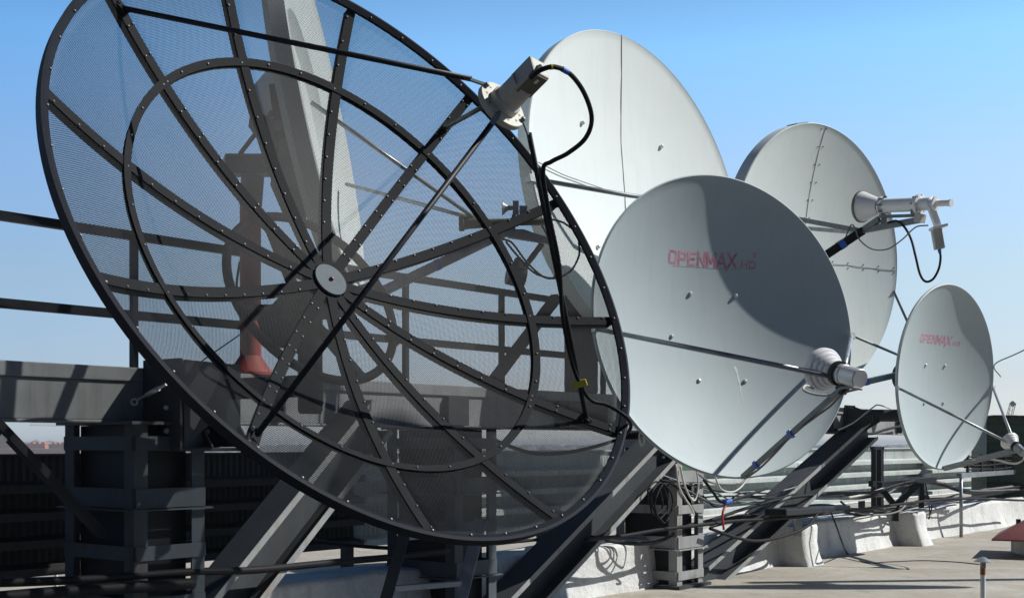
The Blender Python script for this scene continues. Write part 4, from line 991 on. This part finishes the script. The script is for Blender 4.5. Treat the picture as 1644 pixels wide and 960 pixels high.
m_ = MB(); lattice(m_, at(1596, 690, 260)+V((-2.0, 0, -16)), at(1626, 648, 260), .9, 26, V((0, 1, 0))); m_.build('boom', 'crane_r', cr)
MB().bar(at(1624, 650, 260), at(1628, 646, 260), .9, .9).build('head', 'crane_r', cr)
MB().abox(V((at(1594, 690, 260).x-2, 260, -18)), 4, 3, 2.2).build('cab', 'crane_r', cr)

if HAZE:
    hz_ = MB(); hz_.abox(V((0, 5900, -7)), 18400, 12400, 26)
    m, nt, b, o = nodes('thin haze'); nt.nodes.remove(b)
    pv = nt.nodes.new('ShaderNodeVolumePrincipled'); pv.inputs['Color'].default_value = (.86, .92, .98, 1); pv.inputs['Density'].default_value = HAZE; nt.links.new(pv.outputs[0], o.inputs['Volume']); M['haze'] = m
    ho_ = hz_.build('haze', 'haze', base=(0, 5900, -20)); ho_['kind'] = 'stuff'
# ------------------------------------------------------------------ light, sky, camera
SUN_AZ, SUN_EL, SKYK = 84.0, 42.3, .75
w = bpy.data.worlds.new('World'); C.world = w; w.use_nodes = True; nt = w.node_tree
sky = nt.nodes.new('ShaderNodeTexSky'); sky.sky_type = 'NISHITA'; sky.sun_disc = False
sky.sun_elevation = R_(SUN_EL); sky.sun_rotation = R_(SUN_AZ); sky.altitude = 150; sky.air_density = 1.0; sky.dust_density = .3; sky.ozone_density = 3
gn = nt.nodes.new('ShaderNodeTexCoord'); sx = nt.nodes.new('ShaderNodeSeparateXYZ'); nt.links.new(gn.outputs['Generated'], sx.inputs[0])
rz = ramp(nt, sx.outputs['Z'], [(0, (.53, .56, .74)), (.05, (.54, .50, .575)), (.13, (.73, .65, .605)), (.21, (.85, .81, .79)), (.30, (.74, .97, 1.0)), (.45, (.22, .34, .40)), (1, (.05, .09, .12))])
mr_ = nt.nodes.new('ShaderNodeMapRange'); mr_.inputs[1].default_value = -1; mr_.inputs[2].default_value = 1; nt.links.new(sx.outputs['X'], mr_.inputs[0])
rx = ramp(nt, mr_.outputs[0], [(.32, (.70, .80, .90)), (.48, (.98, .99, 1.0)), (.66, (1, 1, .97))])
c_ = mixc(nt, 1.0, sky.outputs[0], rz.outputs[0], 'MULTIPLY'); my_ = nt.nodes.new('ShaderNodeMapRange'); my_.inputs[1].default_value = -1; my_.inputs[2].default_value = 1; nt.links.new(sx.outputs['Y'], my_.inputs[0])
ry = ramp(nt, my_.outputs[0], [(.35, (.08, .11, .17)), (.8, (1, 1, 1))])
c_ = mixc(nt, 1.0, c_, rx.outputs[0], 'MULTIPLY'); c_ = mixc(nt, 1.0, c_, ry.outputs[0], 'MULTIPLY')
nt.links.new(c_, nt.nodes['Background'].inputs[0]); nt.nodes['Background'].inputs[1].default_value = .2*SKYK
L = bpy.data.lights.new('sun', 'SUN'); L.energy = 3.35; L.angle = R_(.5); L.color = (1, .975, .93)
so = bpy.data.objects.new('sun', L); col.objects.link(so)
az, el = R_(SUN_AZ), R_(SUN_EL); sd = V((math.sin(az)*math.cos(el), math.cos(az)*math.cos(el), math.sin(el)))
so.rotation_euler = sd.to_track_quat('Z', 'Y').to_euler(); so.location = (6, -2, 9)
cam = bpy.data.cameras.new('camera'); co = bpy.data.objects.new('camera', cam); col.objects.link(co)
co.location = (0, 0, H); co.rotation_euler = (R_(90), 0, 0); cam.sensor_width = 36; cam.lens = F/1644*36
cam.shift_y = (HY-480)/1644; cam.clip_start = .05; cam.clip_end = 20000
C.camera = co
C.view_settings.view_transform = 'Standard'; C.view_settings.look = 'None'; C.view_settings.exposure = .6; C.view_settings.gamma = 1
C.render.engine = 'CYCLES'; C.cycles.transparent_max_bounces = 24; C.cycles.max_bounces = 8
C.cycles.use_denoising = True
